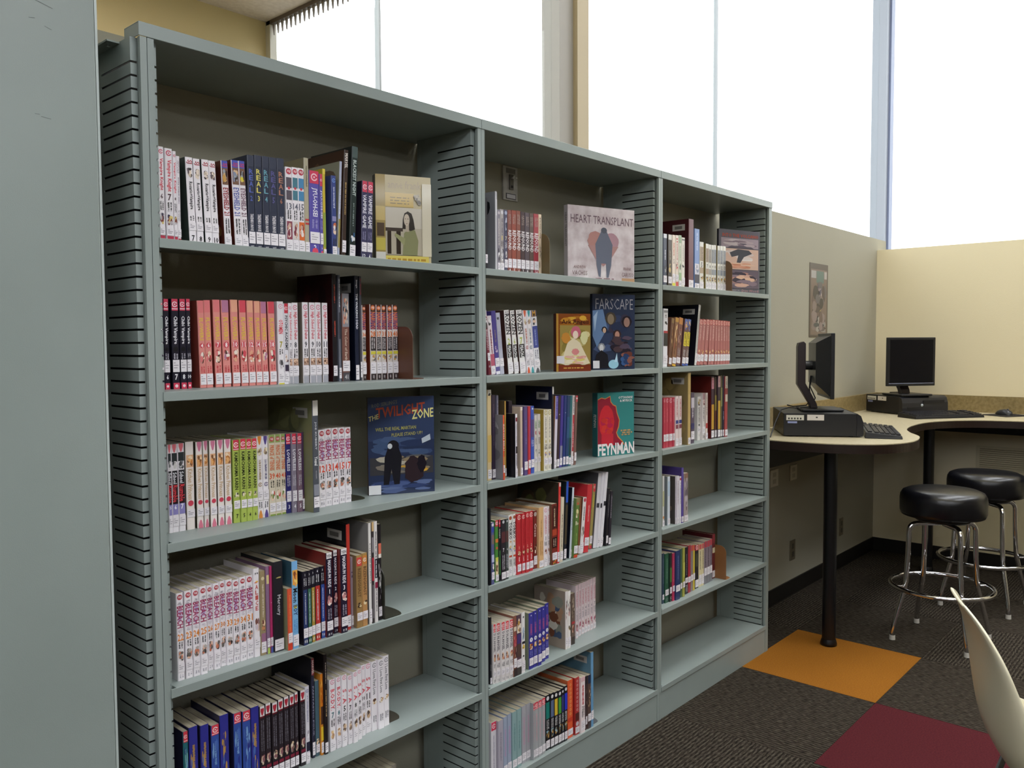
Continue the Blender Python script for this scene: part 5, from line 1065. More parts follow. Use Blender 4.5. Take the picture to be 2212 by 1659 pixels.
  ('YB', 't', 1.2070, 0.0201, 0.1745, 0.0160, 0), ('YB', 'g', 1.2273, 0.0173, 0.1758, 0.0132, 0), ('YB', 'y', 1.2463, 0.0173, 0.1742, 0.0129, 0), ('YB', 'v', 1.2639, 0.0164, 0.1735, 0.0115, 0),
  ('YB', 'n', 1.2808, 0.0121, 0.1757, 0.0112, 0), ('YB', 'u', 1.2932, 0.0158, 0.1793, 0.0098, 0), ('y2', '', 1.3143, 0.0265, 0.1893, 0.0125, 0), ('y3', '', 1.3488, 0.0223, 0.1883, 0.0095, 0),
  ('y4', '', 1.3714, 0.0229, 0.1844, 0.0030, 0), ('y5', '', 1.4015, 0.0096, 0.1788, 0.0070, 0), ('y6', '', 1.4114, 0.0177, 0.1793, 0.0049, 0), ('y7', '', 1.4295, 0.0137, 0.2502, 0.0048, 0),
 ],
 ('3', 's1'): [
  ('z1', '', 1.9126, 0.0246, 0.1902, 0.0300, 0), ('z2', '', 1.9466, 0.0257, 0.1907, 0.0300, 0), ('z3', '', 1.9759, 0.0220, 0.1919, 0.0300, 0), ('z4', '', 2.0006, 0.0206, 0.1930, 0.0300, 0),
  ('z5', '', 2.0235, 0.0191, 0.1950, 0.0300, 0), ('z6', '', 2.0441, 0.0235, 0.1885, 0.0300, 0), ('z7', '', 2.0968, 0.0358, 0.2639, 0.0300, 0), ('z8', '', 2.1420, 0.0366, 0.2314, 0.0300, 0),
  ('EM', '5', 2.1821, 0.0310, 0.1843, 0.0300, 0), ('EM', '7', 2.2308, 0.0229, 0.1813, 0.0300, 0), ('EM', '8', 2.2548, 0.0194, 0.1797, 0.0300, 0), ('EM', '9', 2.2762, 0.0196, 0.1797, 0.0300, 0),
  ('EM', '10', 2.2962, 0.0197, 0.1809, 0.0300, 0), ('EM', '11', 2.3275, 0.0200, 0.1812, 0.0300, 0), ('EM', '12', 2.3499, 0.0222, 0.1820, 0.0300, 0), ('EM', '13', 2.3743, 0.0233, 0.1829, 0.0300, 0),
 ],
 ('3', 's2'): [
  ('za', '', 1.9284, 0.0308, 0.2164, 0.0400, 1.3), ('zb', '', 1.9664, 0.0203, 0.1821, 0.0400, 7.5), ('zc', '', 1.9919, 0.0263, 0.1848, 0.0400, 8), ('zd', '', 2.0208, 0.0284, 0.1854, 0.0400, 8),
  ('ze', '1', 2.0639, 0.0236, 0.1810, 0.0400, 8), ('ze', '2', 2.0887, 0.0221, 0.1804, 0.0400, 8), ('zf', '', 2.1632, 0.0148, 0.2397, 0.0400, 8), ('RS', '', 2.1784, 0.0255, 0.1820, 0.0400, 8),
  ('RS', '', 2.2045, 0.0262, 0.1819, 0.0400, 8), ('RS', '', 2.2359, 0.0272, 0.1818, 0.0400, 7), ('RS', '', 2.2725, 0.0193, 0.1814, 0.0400, 4.2), ('RS', '', 2.2933, 0.0252, 0.1815, 0.0400, 3.8),
  ('RS', '', 2.3248, 0.0196, 0.1809, 0.0400, 2), ('RS', '', 2.3475, 0.0230, 0.1804, 0.0400, 1.1), ('RS', '', 2.3736, 0.0222, 0.1799, 0.0400, 0.2), ('RS', '', 2.3966, 0.0231, 0.1795, 0.0400, 0.4),
  ('RS', '', 2.4212, 0.0174, 0.1789, 0.0400, 0), ('RS', '', 2.4389, 0.0186, 0.1780, 0.0400, 0),
 ],
 ('3', 's3'): [
  ('RB', '', 1.9106, 0.0150, 0.1866, 0.0257, 0), ('RB', '', 1.9280, 0.0207, 0.1865, 0.0268, 0), ('RB', '', 1.9490, 0.0243, 0.1853, 0.0254, 0), ('RB', '', 1.9741, 0.0134, 0.1851, 0.0242, 0),
  ('zg', '1', 1.9877, 0.0207, 0.1888, 0.0201, 0), ('zg', '2', 2.0186, 0.0210, 0.1880, 0.0238, 0), ('zh', '', 2.0559, 0.0193, 0.2752, 0.0065, 0), ('zi', '', 2.0990, 0.0258, 0.1971, 0.0182, 0),
  ('zj', '', 2.2095, 0.0246, 0.1749, 0.0510, 0), ('zk', '', 2.2344, 0.0217, 0.1875, 0.0436, 0), ('zl', '', 2.2564, 0.0183, 0.1877, 0.0411, 0), ('zm', '', 2.2940, 0.0225, 0.2525, 0.0360, 0),
  ('zn', '', 2.3195, 0.0169, 0.2506, 0.0346, 0), ('zo', '', 2.3367, 0.0218, 0.2536, 0.0296, 0), ('zp', '', 2.3631, 0.0143, 0.2552, 0.0306, 0), ('zq', '', 2.3777, 0.0125, 0.2547, 0.0287, 0),
  ('zr', '', 2.3905, 0.0224, 0.2508, 0.0253, 0),
 ],
 ('3', 's4'): [
  ('a1', '', 1.9046, 0.0134, 0.1900, 0.0251, 0), ('a2', '', 1.9372, 0.0176, 0.1837, 0.0229, 0), ('a3', '', 1.9748, 0.0062, 0.1809, 0.0124, 0), ('a4', '', 1.9813, 0.0130, 0.1820, 0.0084, 0),
  ('a5', '', 1.9946, 0.0126, 0.1786, 0.0061, 0), ('a6', '', 2.0075, 0.0141, 0.2098, 0.0043, 0), ('a7', '', 2.0231, 0.0299, 0.1871, 0.0030, 0),
 ],
 ('3', 's5'): [
  ('b1', '', 1.9191, 0.0128, 0.1905, 0.0335, 0), ('b2', '', 1.9322, 0.0253, 0.1876, 0.0291, 0), ('b3', '', 1.9578, 0.0150, 0.1862, 0.0246, 0), ('b4', '', 1.9731, 0.0154, 0.1831, 0.0217, 0),
  ('b5', '', 1.9888, 0.0312, 0.1894, 0.0165, 0), ('b6', '', 2.0312, 0.0133, 0.1888, 0.0214, 0), ('b7', '', 2.0448, 0.0158, 0.1904, 0.0190, 0), ('b8', '', 2.0775, 0.0221, 0.1845, 0.0281, 0),
  ('b9', '', 2.1027, 0.0191, 0.1873, 0.0290, 0), ('ba', '', 2.1261, 0.0178, 0.1828, 0.0307, 0), ('bb', '', 2.1447, 0.0135, 0.1809, 0.0307, 0), ('bc', '', 2.1676, 0.0274, 0.1754, 0.0351, 0),
  ('bd', '1', 2.2000, 0.0218, 0.1714, 0.0365, 0), ('bd', '2', 2.2225, 0.0186, 0.1714, 0.0361, 0), ('be', '', 2.2460, 0.0218, 0.1741, 0.0377, 0), ('be', '', 2.2711, 0.0225, 0.1732, 0.0386, 0),
  ('be', '', 2.2974, 0.0192, 0.1746, 0.0402, 0), ('bf', '', 2.3396, 0.0227, 0.1848, 0.0518, 0),
 ],
 ('1', 'base'): [
  ('zz', '', 0.4910, 0.0156, 0.1710, 0.0484, 0), ('zz', '', 0.5070, 0.0156, 0.1715, 0.0488, 0), ('zz', '', 0.5230, 0.0156, 0.1725, 0.0445, 0), ('zz', '', 0.5390, 0.0156, 0.1701, 0.0507, 0), ('zz', '', 0.5550, 0.0156, 0.1710, 0.0459, 0), ('zz', '', 0.5710, 0.0156, 0.1740, 0.0478, 0), ('zz', '', 0.5870, 0.0156, 0.1733, 0.0478, 0), ('zz', '', 0.6030, 0.0156, 0.1726, 0.0452, 0), ('zz', '', 0.6190, 0.0156, 0.1725, 0.0509, 0), 
 ],
}
for (sec, sh), rows in ROWS.items():
    for stk, n, x, w, h, y, lean in rows:
        book(stk, n, x, w, h, y, SZ[sh] + 0.0002, lean)

# ------------------------------------------------------------------ books standing face out
def faceout(bl, br, z, h, th, cover, spine, lab, draw, hc=True, mc=None, title=None):
    dx, dy = br[0] - bl[0], br[1] - bl[1]
    w = math.hypot(dx, dy)
    t = 0.0025
    mb = MB()
    mc, ms = mc or mat(cover, 0.16), mat(spine, 0.2)
    mb.box(0, w, 0, t, 0, h, mc)
    mb.box(0, t, t, th - t, 0, h, ms)
    mb.box(0, w, th - t, th, 0, h, ms)
    r = mb.build('hardcover_book' if hc else 'paperback_book')
    r.location = (bl[0], bl[1], z + 0.0003)
    r.rotation_euler = (0, 0, math.atan2(dy, dx))
    mb = MB(); mb.box(t + .0002, w - .004, t + .0002, th - t - .0002, .003, h - .003, PAPER)
    mb.build('pages', r)
    mb = MB()
    draw(mb, w, h, th)
    mb.build('cover_print', r)
    if title:
        mb = MB()
        put_text(mb, title[0], lambda x, y: (-.0004, th * .5 + (.5 - y) * th * .5, h * (title[1] - x * (title[1] - title[2]))), mat(title[3], 0.4), 0.0)
        mb.build('spine_title', r)
    tag(r, lab, 'hardcover book' if hc else 'paperback')
    return r

class Draw:
    """flat print on a front cover; u, v are fractions, v runs down"""
    def __init__(s, mb, w, h, rough=0.16):
        s.mb, s.w, s.h, s.y, s.r = mb, w, h, -0.0003, rough
    def P(s, u, v, q=0):
        return (u * s.w, s.y - q * 0.00001, s.h - v * s.h)
    def nx(s):
        s.y -= 0.00012
    def poly(s, pts, c):
        s.nx(); s.mb.poly([s.P(u, v) for u, v in pts], mat(c, s.r))
    def rect(s, u0, v0, u1, v1, c):
        s.poly([(u0, v1), (u1, v1), (u1, v0), (u0, v0)], c)
    def ell(s, cu, cv, ru, rv, c, n=20, wob=0, seed=1):
        rnd = random.Random(seed)
        s.poly([(cu + ru * (1 - wob * rnd.random()) * math.cos(2 * math.pi * k / n), cv + rv * (1 - wob * rnd.random()) * math.sin(2 * math.pi * k / n)) for k in range(n)], c)
    def text(s, t, u0, v0, u1, v1, c, rise=0.0, bold=0.01):
        s.nx()
        put_text(s.mb, t, lambda x, y: s.P(u0 + x * (u1 - u0), v1 - y * (v1 - v0) - rise * x), mat(c, s.r), bold)
    def patches(s, u0, v0, u1, v1, cols, seed):
        s.nx()
        blobs(s.mb, random.Random(seed), s.P, u0, u1, v0, v1, cols, 1, s.r, 5, .55)
        s.y -= 0.0002
    def strokes(s, u0, v0, u1, v1, c, seed=1):
        s.nx()
        rnd = random.Random(seed)
        u = u0
        while u < u1 - .01:
            l = min(rnd.uniform(.04, .1), u1 - u)
            s.mb.poly([s.P(u, v1), s.P(u + l, v1), s.P(u + l, v0), s.P(u, v0)], mat(c, s.r))
            u += l + .025

def d_portrait(mb, w, h, th):
    d = Draw(mb, w, h, 0.1)
    d.rect(0, 0, .17, 1, 'a8925a'); d.rect(0, .36, .17, .52, 'd0b878'); d.rect(0, .72, .17, .86, 'c8b85a'); d.rect(0, .88, .17, 1, 'd8d4cc'); d.rect(.02, .55, .15, .7, '5a4a3a')
    d.text('anne frank', .22, .06, .82, .15, 'b8a890', 0, 0)
    d.rect(.17, .2, .68, .36, 'c8ab62')
    for k in range(3): d.strokes(.26, .25 + k * .033, .6, .26 + k * .033, '8a7a5a', k)
    d.rect(.17, .37, .83, .91, 'b8ae9a')
    d.rect(.17, .37, .83, .6, 'cac2b2')
    d.rect(.17, .60, .48, .64, '4a4038'); d.rect(.2, .64, .27, .9, '3a3028'); d.rect(.36, .64, .44, .9, '3a3028')
    d.poly([(.47, .91), (.5, .66), (.58, .60), (.7, .62), (.76, .74), (.74, .91)], '8a8a64')
    d.poly([(.47, .61), (.48, .50), (.51, .43), (.57, .405), (.64, .43), (.675, .50), (.70, .61), (.62, .63), (.55, .61)], '3a342e')
    d.rect(.53, .55, .59, .64, 'b8aa96')
    d.ell(.55, .505, .052, .068, 'cabca8')
    d.rect(.515, .49, .535, .497, '5a4e44'); d.rect(.56, .49, .582, .497, '5a4e44'); d.rect(.535, .545, .565, .551, '8a6a5c')
    d.poly([(.52, .72), (.34, .66), (.33, .69), (.5, .8)], '9a9a70')
    d.rect(.17, .92, .95, 1, 'd8c466')
    d.strokes(.2, .95, .9, .975, 'b08a3a', 3)
    d.rect(.83, .08, 1, .92, 'd4ccb4')
    d.patches(.66, .2, .84, .34, ['8a8274', 'b0a690', '6a6258'], 5)

def d_zone(mb, w, h, th):
    d = Draw(mb, w, h)
    d.rect(0, 0, 1, .45, '33405f')
    d.text("ROD SERLING'S", .06, .07, .44, .11, '6a6a58', .04)
    d.text('THE', .01, .20, .16, .25, 'd8d08a', .03)
    d.text('TWILIGHT', .12, .11, .86, .22, 'a84a34', .05, .02)
    d.text('ZONE', .66, .14, .99, .24, 'dcd58a', .02, .02)
    d.text('WILL THE REAL MARTIAN', .11, .315, .72, .35, 'a8a458', .015)
    d.text('PLEASE STAND UP?', .35, .375, .82, .41, 'a8a458', .015)
    d.rect(0, .45, 1, 1, '2a3450')
    d.patches(0, .4, 1, .62, ['3f5272', '38486a', '46587a', '2c3858'], 2)
    d.rect(.02, .62, .98, .8, '3a3a3e')
    d.patches(.02, .6, .98, .8, ['b0a898', '8a7a60', 'c89a3c', '5a5a5c', '7a7268'], 8)
    d.patches(0, .84, 1, 1, ['4a5a86', '5a6a92', '34426a'], 4)
    d.poly([(.22, .9), (.24, .62), (.30, .5), (.44, .5), (.5, .62), (.46, .9), (.38, .9), (.34, .74), (.30, .9)], '1a1a22')
    d.ell(.37, .5, .085, .055, '1c1c24'); d.ell(.32, .505, .035, .028, 'c8ccd0')
    d.ell(.68, .76, .18, .16, '2e2228', wob=.3, seed=6); d.ell(.8, .7, .08, .1, '1a1620', wob=.3)
    d.poly([(.8, .44), (.93, .395), (.94, .455), (.81, .49)], 'b8c2cc')
    d.rect(0, .9, .18, .995, 'e0e0e2')

def d_heart(mb, w, h, th):
    d = Draw(mb, w, h, 0.22)
    d.text('HEART TRANSPLANT', .04, .12, .98, .23, '75606a', 0, .0)
    d.ell(.40, .46, .12, .14, 'b88a84', wob=.15); d.ell(.64, .46, .12, .14, 'b4909a', wob=.15, seed=3)
    d.poly([(.29, .52), (.75, .52), (.62, .72), (.52, .8), (.42, .72)], 'b48c8a')
    d.poly([(.42, .78), (.40, .5), (.46, .38), (.50, .30), (.56, .30), (.60, .38), (.66, .5), (.64, .78), (.6, .95), (.57, .95), (.56, .76), (.49, .76), (.48, .95), (.45, .93)], '6f7484')
    d.ell(.53, .31, .045, .04, '5f6470')
    d.text('ANDREW', .08, .80, .26, .84, '8a6a6a', 0, 0); d.text('VACHSS', .06, .87, .28, .93, '7a6262', 0, 0)
    d.text('FRANK', .83, .80, .95, .84, '8a6a6a', 0, 0); d.text('CARUSO', .80, .87, .98, .93, '7a6262', 0, 0)
    d.rect(.8, .95, 1, 1, 'c09a78')
    d.strokes(.4, .96, .68, .972, '8a6a70', 2)

def d_girl(mb, w, h, th):
    d = Draw(mb, w, h)
    d.rect(0, 0, .06, 1, 'b88a3c')
    d.patches(.06, 0, 1, .3, ['a86a24', '8a4a20', 'c88a30', 'd8a83c'], 3)
    d.rect(.1, .2, 1, .88, 'a08a4a')
    d.patches(.1, .2, 1, .88, ['c8b878', 'd8cc98', '8a7a3c', 'b09a50'], 9)
    d.text('Ark Angels', .15, .10, .95, .2, '4a2a1c', 0, .015)
    d.poly([(.12, .86), (.32, .5), (.5, .42), (.68, .5), (.98, .86), (.78, .9), (.55, .84), (.3, .9)], 'e2d4b4')
    d.ell(.55, .66, .12, .06, 'd88a88', wob=.2)
    d.patches(.2, .7, .9, .88, ['d89a90', 'e8dcc0', 'd8c870', 'e0b0a0'], 4)
    d.ell(.27, .42, .14, .1, 'c88a3c', wob=.2); d.ell(.56, .32, .15, .11, 'c8687a', wob=.1); d.ell(.55, .365, .08, .07, 'ecd6c2')
    d.ell(.8, .42, .12, .12, 'd8d4a0', wob=.2)
    d.rect(.06, .89, 1, 1, '7a3420'); d.strokes(.2, .93, .8, .95, 'c89a4a', 2)
    d.rect(0, .73, .22, .86, 'd8d2d6')

def d_space(mb, w, h, th):
    d = Draw(mb, w, h)
    d.patches(0, .2, 1, .8, ['34405e', '2a3450', '46567a', '3a3648'], 3)
    d.poly([(.0, .22), (.24, .2), (.34, .45), (.1, .7), (0, .55)], '6a86ae')
    d.poly([(.02, .3), (.12, .22), (.05, .5)], 'a8c0da')
    d.text('FARSCAPE', .07, .06, .95, .2, 'a8a8b0', 0, -.012)
    for cu, cv, r, c1, c2 in ((.42, .32, .14, '4a4238', '8a7a66'), (.8, .36, .13, '262028', '9a7a6e'), (.27, .47, .07, '242028', 'c8a890'), (.57, .53, .1, '3a2a2a', 'b88a7a'), (.2, .70, .09, '8a8e96', 'd0d0d4')):
        d.ell(cu, cv, r, r * .62, c1, wob=.15); d.ell(cu, cv + .01, r * .55, r * .5, c2)
    d.poly([(.02, .98), (.08, .8), (.2, .74), (.34, .8), (.38, .98)], '1c1c24')
    d.patches(.35, .55, .95, .8, ['2a2430', '4a3a40', '55485a'], 8)
    d.ell(.48, .93, .12, .06, '9ac8dc'); d.poly([(.5, .9), (.56, .78), (.58, .9)], 'b8d8ec')
    d.patches(.62, .74, 1, .98, ['3a5a8a', '2c4068', '8a5a50', '6a3c34'], 6)
    d.rect(0, .88, .15, .98, 'dcdce0')

def d_red(mb, w, h, th):
    d = Draw(mb, w, h)
    d.poly([(.0, .1), (.1, .07), (.2, .09), (.34, .05), (.36, .14), (.42, .19), (.5, .21), (.53, .32), (.6, .44), (.58, .55), (.52, .64), (.56, .7), (.68, .78), (.74, .84), (0, .84)], 'd88a4a')
    d.poly([(.0, .11), (.1, .085), (.2, .1), (.33, .065), (.345, .15), (.41, .2), (.485, .225), (.515, .33), (.58, .44), (.56, .54), (.5, .64), (.54, .71), (.66, .79), (.72, .84), (0, .84)], '98283a')
    d.ell(.24, .46, .21, .27, 'd8323e', n=24, wob=.06); d.rect(.1, .65, .42, .84, 'cc3040')
    d.patches(.06, .34, .44, .66, ['cc2c44', 'dc4038', 'c42a50', 'd03a34'], 4)
    d.text('OTTAVIANI', .56, .065, .95, .105, 'e8ecec', 0, .02); d.text('& MYRICK', .6, .115, .95, .155, 'e8ecec', 0, .02)
    d.strokes(.62, .60, .9, .625, 'b89a6a', 1); d.strokes(.66, .635, .94, .66, 'b89a6a', 2); d.strokes(.64, .67, .88, .69, 'b89a6a', 3)
    d.text('FEYNMAN', .0, .80, 1.0, .985, 'f0e8e8', 0, .03)

def d_volcano(mb, w, h, th):
    d = Draw(mb, w, h)
    d.text('INTO THE VOLCANO', .08, .06, .96, .115, 'b85a44', 0, .02)
    d.rect(.05, .13, .96, .28, 'a89aa4'); d.poly([(.2, .28), (.55, .17), (.85, .28)], '6a6470'); d.patches(.06, .14, .95, .26, ['b8a8ae', '8a7a86', 'c8bcc0'], 2)
    d.rect(.05, .295, .96, .62, 'd8b8a8'); d.patches(.06, .3, .95, .5, ['e8e0dc', 'd8c8c4', 'e0d4d0'], 5)
    d.poly([(.25, .36), (.45, .3), (.72, .31), (.8, .36), (.6, .42), (.5, .53), (.42, .52), (.46, .4), (.3, .43)], '55565e')
    d.patches(.06, .5, .95, .61, ['c88a70', 'd8a088', 'e0c0a8'], 6)
    d.rect(.05, .635, .96, .92, '6f6470'); d.patches(.06, .64, .95, .91, ['b88a80', '4a4450', 'd0a898', '8a7884', 'e0b8a0'], 7)
    d.text('Don Wood', .55, .935, .96, .975, 'b88a88', 0, 0)
    d.strokes(.2, .945, .5, .96, '8a8488', 2)

faceout((.612, .078), (.746, .018), SZ['s1'], .222, .028, 'c6b892', '3a342c', 'beige hardcover in glossy wrap, face out, showing a sepia photo of a seated girl', d_portrait)
faceout((.600, .106), (.757, .026), SZ['s3'], .254, .012, '2b3552', '6a3a30', 'navy hardcover standing face out with red and yellow slanted title', d_zone)
faceout((1.430, .098), (1.694, .013), SZ['s1'], .246, .022, 'd9ced2', 'b8b0b4', 'squarish white hardcover face out with a heart and a standing figure', d_heart, True, noisy('worn_paper', 'bfaeb2', 'e6dee0', 22, rough=0.25, detail=9, lo=.3, hi=.7), ('HEART TRANSPLANT', .9, .45, '4a4446'))
faceout((1.328, .066), (1.440, .014), SZ['s2'], .185, .020, '8a4a22', '4a1c18', 'amber and brown paperback face out with a girl in a cream dress', d_girl, False)
faceout((1.528, .070), (1.698, .013), SZ['s2'], .256, .014, '2e3850', '242a3a', 'dark blue hardcover face out with several small faces and spaced silver capitals', d_space)
faceout((1.563, .074), (1.724, .033), SZ['s3'], .219, .028, '3c8a88', '2a5f62', 'teal hardcover face out with a red head and big white capitals', d_red, True, None, ('FEYNMAN', .66, .46, 'c8ccc8'))
faceout((2.452, .090), (2.690, .020), SZ['s1'], .268, .012, '6e6c76', '3a3a42', 'grey comic album face out with mountain pictures and orange title', d_volcano)

# ------------------------------------------------------------------ bookends
def bookend(x, y0, y1, z, h, c, plate, lab):
    mt = mat(c, 0.4)
    mb = MB()
    n = 8
    r = min(.03, (y1 - y0) * .4)
    prof = [(y0, 0), (y1, 0)] + [(y1 - r + r * math.cos(a * math.pi / 2 / n), h - r + r * math.sin(a * math.pi / 2 / n)) for a in range(n + 1)] + [(y0 + r - r * math.sin(a * math.pi / 2 / n), h - r + r * math.cos(a * math.pi / 2 / n)) for a in range(n + 1)]
    mb.poly([(0, a, b) for a, b in prof][::-1], mt)
    mb.poly([(.0014, a, b) for a, b in prof], mt)
    for i in range(len(prof)):
        a, b = prof[i], prof[(i + 1) % len(prof)]
        mb.poly([(0, a[0], a[1]), (.0014, a[0], a[1]), (.0014, b[0], b[1]), (0, b[0], b[1])], mt)
    o = mb.build('bookend', None, (x, 0, z + .0003))
    mb = MB()
    k = 10
    c0 = (y0 + y1) / 2
    pts = [(.0014, y0), (plate - .02, y0)] + [(plate - .02 + .02 * math.sin(a * math.pi / k), c0 - (c0 - y0) * math.cos(a * math.pi / k)) for a in range(k + 1)] + [(plate - .02, y1), (.0014, y1)]
    mb.prism(pts, 0, .0014, mt)
    mb.build('base_plate', o)
    tag(o, lab, 'bookend', 'metal bookends')

BE = [(.688, .030, .17, SZ['s2'], .136, '5c3828', .055, 'brown metal bookend against the orange-numbered manga volumes'),
      (.525, .078, .17, SZ['s3'], .10, '38382c', .055, 'low dark olive bookend against vermilion-numbered volume 17'),
      (.562, .002, .12, SZ['s4'], .130, '35352c', .070, 'dark bookend next to the black comic with an orange patch'),
      (.610, .052, .13, SZ['s5'], .120, '48443c', .052, 'dark bookend with flat base beside grey-lettered white manga'),
      (1.226, .010, .13, SZ['s1'], .125, '6a5c3c', .045, 'olive bookend against the cream paperback on the top shelf'),
      (1.444, .012, .12, SZ['base'], .120, '585c60', .050, 'grey bookend behind the tall light blue comic'),
      (2.3990, .002, .12, SZ['s1'], .125, '6c5138', .030, 'tan-brown bookend beside the grey face-out comic album'),
      (2.3635, .002, .14, SZ['s5'], .140, '8e6038', .055, 'orange-brown bookend against the dark red hardcover'),
]
for b in BE:
    bookend(*b)

# ------------------------------------------------------------------ things on the walls
t = empty('key_switch', (1.2915, YB, 1.860))
tag(t, 'stainless key switch plate on the wall behind the middle bookcase', 'switch')
mb = MB(); mb.box(0, .0705, -.006, -.0002, 0, .110, noisy('brushed_steel', 'b8b5b0', 'cbc8c4', 40, rough=0.4))
bevel(mb.build('plate', t), .001)
mb = MB(); mb.box(.014, .058, -.0075, -.0061, .088, .104, mat('77746e', 0.5)); mb.build('name_slot', t)
mb = MB(); mb.box(.012, .060, -.0075, -.0061, .004, .022, mat('55525a', 0.5)); mb.box(.015, .057, -.0080, -.0076, .0065, .0195, mat('e4e2ea', 0.5)); mb.build('paper_tag', t)
mb = MB(); mb.box(.027, .045, -.011, -.0062, .035, .084, mat('6f6a62', 0.4)); mb.box(.033, .041, -.0125, -.0111, .040, .048, DARK); mb.build('lock_body', t)
mb = MB(); mb.tube([(.036, -.0112, .072), (.036, -.022, .072)], .006, CHROME, 12); mb.box(.040, .050, -.024, -.0222, .069, .075, CHROME); mb.build('key_barrel', t)

pw = empty('poster', (3.838, YB - 0.0005, 1.414))
tag(pw, 'narrow framed-edge poster of dim brown pictures above the computer counter', 'poster')
mb = MB(); mb.box(0, .267, -.002, 0, 0, .416, mat('5a5044', 0.5)); mb.build('sheet', pw)
mb = MB()
P = lambda u, v, q=0: (u * .267, -.0023 - q * .00001, .416 * (1 - v))
rp = random.Random(3)
mb.poly([P(.06, .97), P(.94, .97), P(.94, .08), P(.06, .08)], mat('7a6a5c', 0.5))
Q = lambda u, v, q=0: (u * .267, -.0027 - q * .00003, .416 * (1 - v))
mb.poly([(a, b - .0001, c) for a, b, c in (P(.08, .2), P(.34, .2), P(.34, .1), P(.08, .1))], mat('a09c98', 0.5))
mb.poly([(a, b - .0001, c) for a, b, c in (P(.36, .26), P(.76, .26), P(.76, .1), P(.36, .1))], mat('62746a', 0.5))
mb.poly([(a, b - .0001, c) for a, b, c in (P(.79, .2), P(.93, .2), P(.93, .1), P(.79, .1))], mat('a8a09a', 0.5))
for (u0, u1, v0, v1, cs) in ((.07, .93, .22, .95, ['6e5e54', '5c5048', '82746c', '4c463e', '8a7a74', '6a6460']), (.4, .8, .24, .62, ['9a8a88', '7a6a70', 'b0a29c', '5a5560']), (.3, .64, .62, .72, ['b8aa5a', 'c4b866']), (.1, .92, .68, .96, ['8a8680', '545450', '9a948c', '66605a', '44423e'])):
    blobs(mb, rp, Q, u0, u1, v0, v1, cs, 1, 0.5, 5, .5)
mb.build('poster_print', pw)

def plate(x0, x1, z0, z1, c, lab, grp=None):
    o = empty('wall_outlet', (x0, YB, z0))
    tag(o, lab, 'outlet', grp)
    mb = MB(); mb.box(0, x1 - x0, -.006, -.0004, 0, z1 - z0, mat(c, 0.4))
    bevel(mb.build('cover_plate', o), .0015)
    w, h = x1 - x0, z1 - z0
    mb = MB()
    for q in (.3, .7):
        mb.box(w * .3, w * .7, -.0068, -.0061, h * q - h * .13, h * q + h * .13, mat('4a463c' if c != 'c8c2ae' else 'a8a290', 0.5))
    mb.build('socket', o)
plate(3.348, 3.444, .630, .720, 'c8c2ae', 'ivory cover plate under the counter closer to the bookcase', 'ivory plates')
plate(3.598, 3.686, .634, .717, 'c8c2ae', 'ivory cover plate under the counter farther from the bookcase', 'ivory plates')
plate(3.609, 3.675, .192, .302, '6a6250', 'dull brown outlet low on the wall below the ivory plates', 'low outlets')
plate(4.343, 4.397, .199, .306, '6a6250', 'dull brown outlet low on the wall by the room corner', 'low outlets')

v = empty('wall_vent', (XR, -.345, .60))
tag(v, 'cream louvred air grille low on the partition wall', 'air vent')
cv = mat('cfc4a4', 0.5)
mb = MB()
mb.box(-.008, 0, -.62, -.60, 0, .145, cv); mb.box(-.008, 0, -.02, 0, 0, .145, cv)
mb.box(-.008, 0, -.60, -.02, .128, .145, cv); mb.box(-.008, 0, -.60, -.02, 0, .016, cv)
mb.build('frame', v)
mb = MB(); mb.box(-.0015, -.0003, -.60, -.02, .016, .128, mat('4a4636', 0.8)); mb.build('backing', v)
sl = MB(); sl.mesh([(-.008, -.60, 0), (-.008, -.02, 0), (-.002, -.02, .0085), (-.002, -.60, .0085), (-.007, -.60, -.0012), (-.007, -.02, -.0012), (-.0018, -.02, .0070), (-.0018, -.60, .0070)],
                   [(0, 1, 2, 3), (7, 6, 5, 4), (0, 4, 5, 1), (1, 5, 6, 2), (2, 6, 7, 3), (3, 7, 4, 0)], cv)
sd = sl.data('slat')
for i in range(9):
    o = bpy.data.objects.new('slat', sd); col.objects.link(o); o.parent = v; o.location = (0, 0, .019 + i * .0122)

# ------------------------------------------------------------------ counter
CH = 0.95
def spline(pts, n=8):
    out = []
    P = [Vector(p) for p in pts]
    for i in range(len(P) - 1):
        p0, p1, p2, p3 = P[max(i - 1, 0)], P[i], P[i + 1], P[min(i + 2, len(P) - 1)]
        for k in range(n):
            t = k / n
            out.append(tuple(0.5 * ((2 * p1) + (-p0 + p2) * t + (2 * p0 - 5 * p1 + 4 * p2 - p3) * t * t + (-p0 + 3 * p1 - 3 * p2 + p3) * t ** 3)))
    out.append(tuple(P[-1]))
    return out
front = spline([(2.79, .05), (2.795, -.12), (2.83, -.28), (2.94, -.43), (3.12, -.495), (3.33, -.465), (3.50, -.375), (3.66, -.315), (3.88, -.285), (4.12, -.30), (4.31, -.40), (4.42, -.56), (4.46, -.80), (4.47, -1.3), (4.47, -1.9)])
outline = [(2.79, YB - .001)] + front + [(XR - .001, -1.9), (XR - .001, YB - .001)]
cn = empty('counter', (3.6, 0, 0))
tag(cn, 'curved laminate computer counter with dark wooden edge on black posts', 'counter')
lam = noisy('laminate', 'b5a98a', 'c2b799', 90, rough=0.35, detail=8)
edge = mat('22130d', 0.4)
loc = lambda pts: [(x - 3.6, y) for x, y in pts]
mb = MB(); mb.prism(loc(outline), CH - .004, CH, lam); mb.build('worktop', cn)
mb = MB(); mb.prism(loc(outline), CH - .042, CH - .0042, edge); mb.build('edge_band', cn)
spl = noisy('splash_laminate', '7d6c45', '93815a', 60, rough=0.4, detail=8)
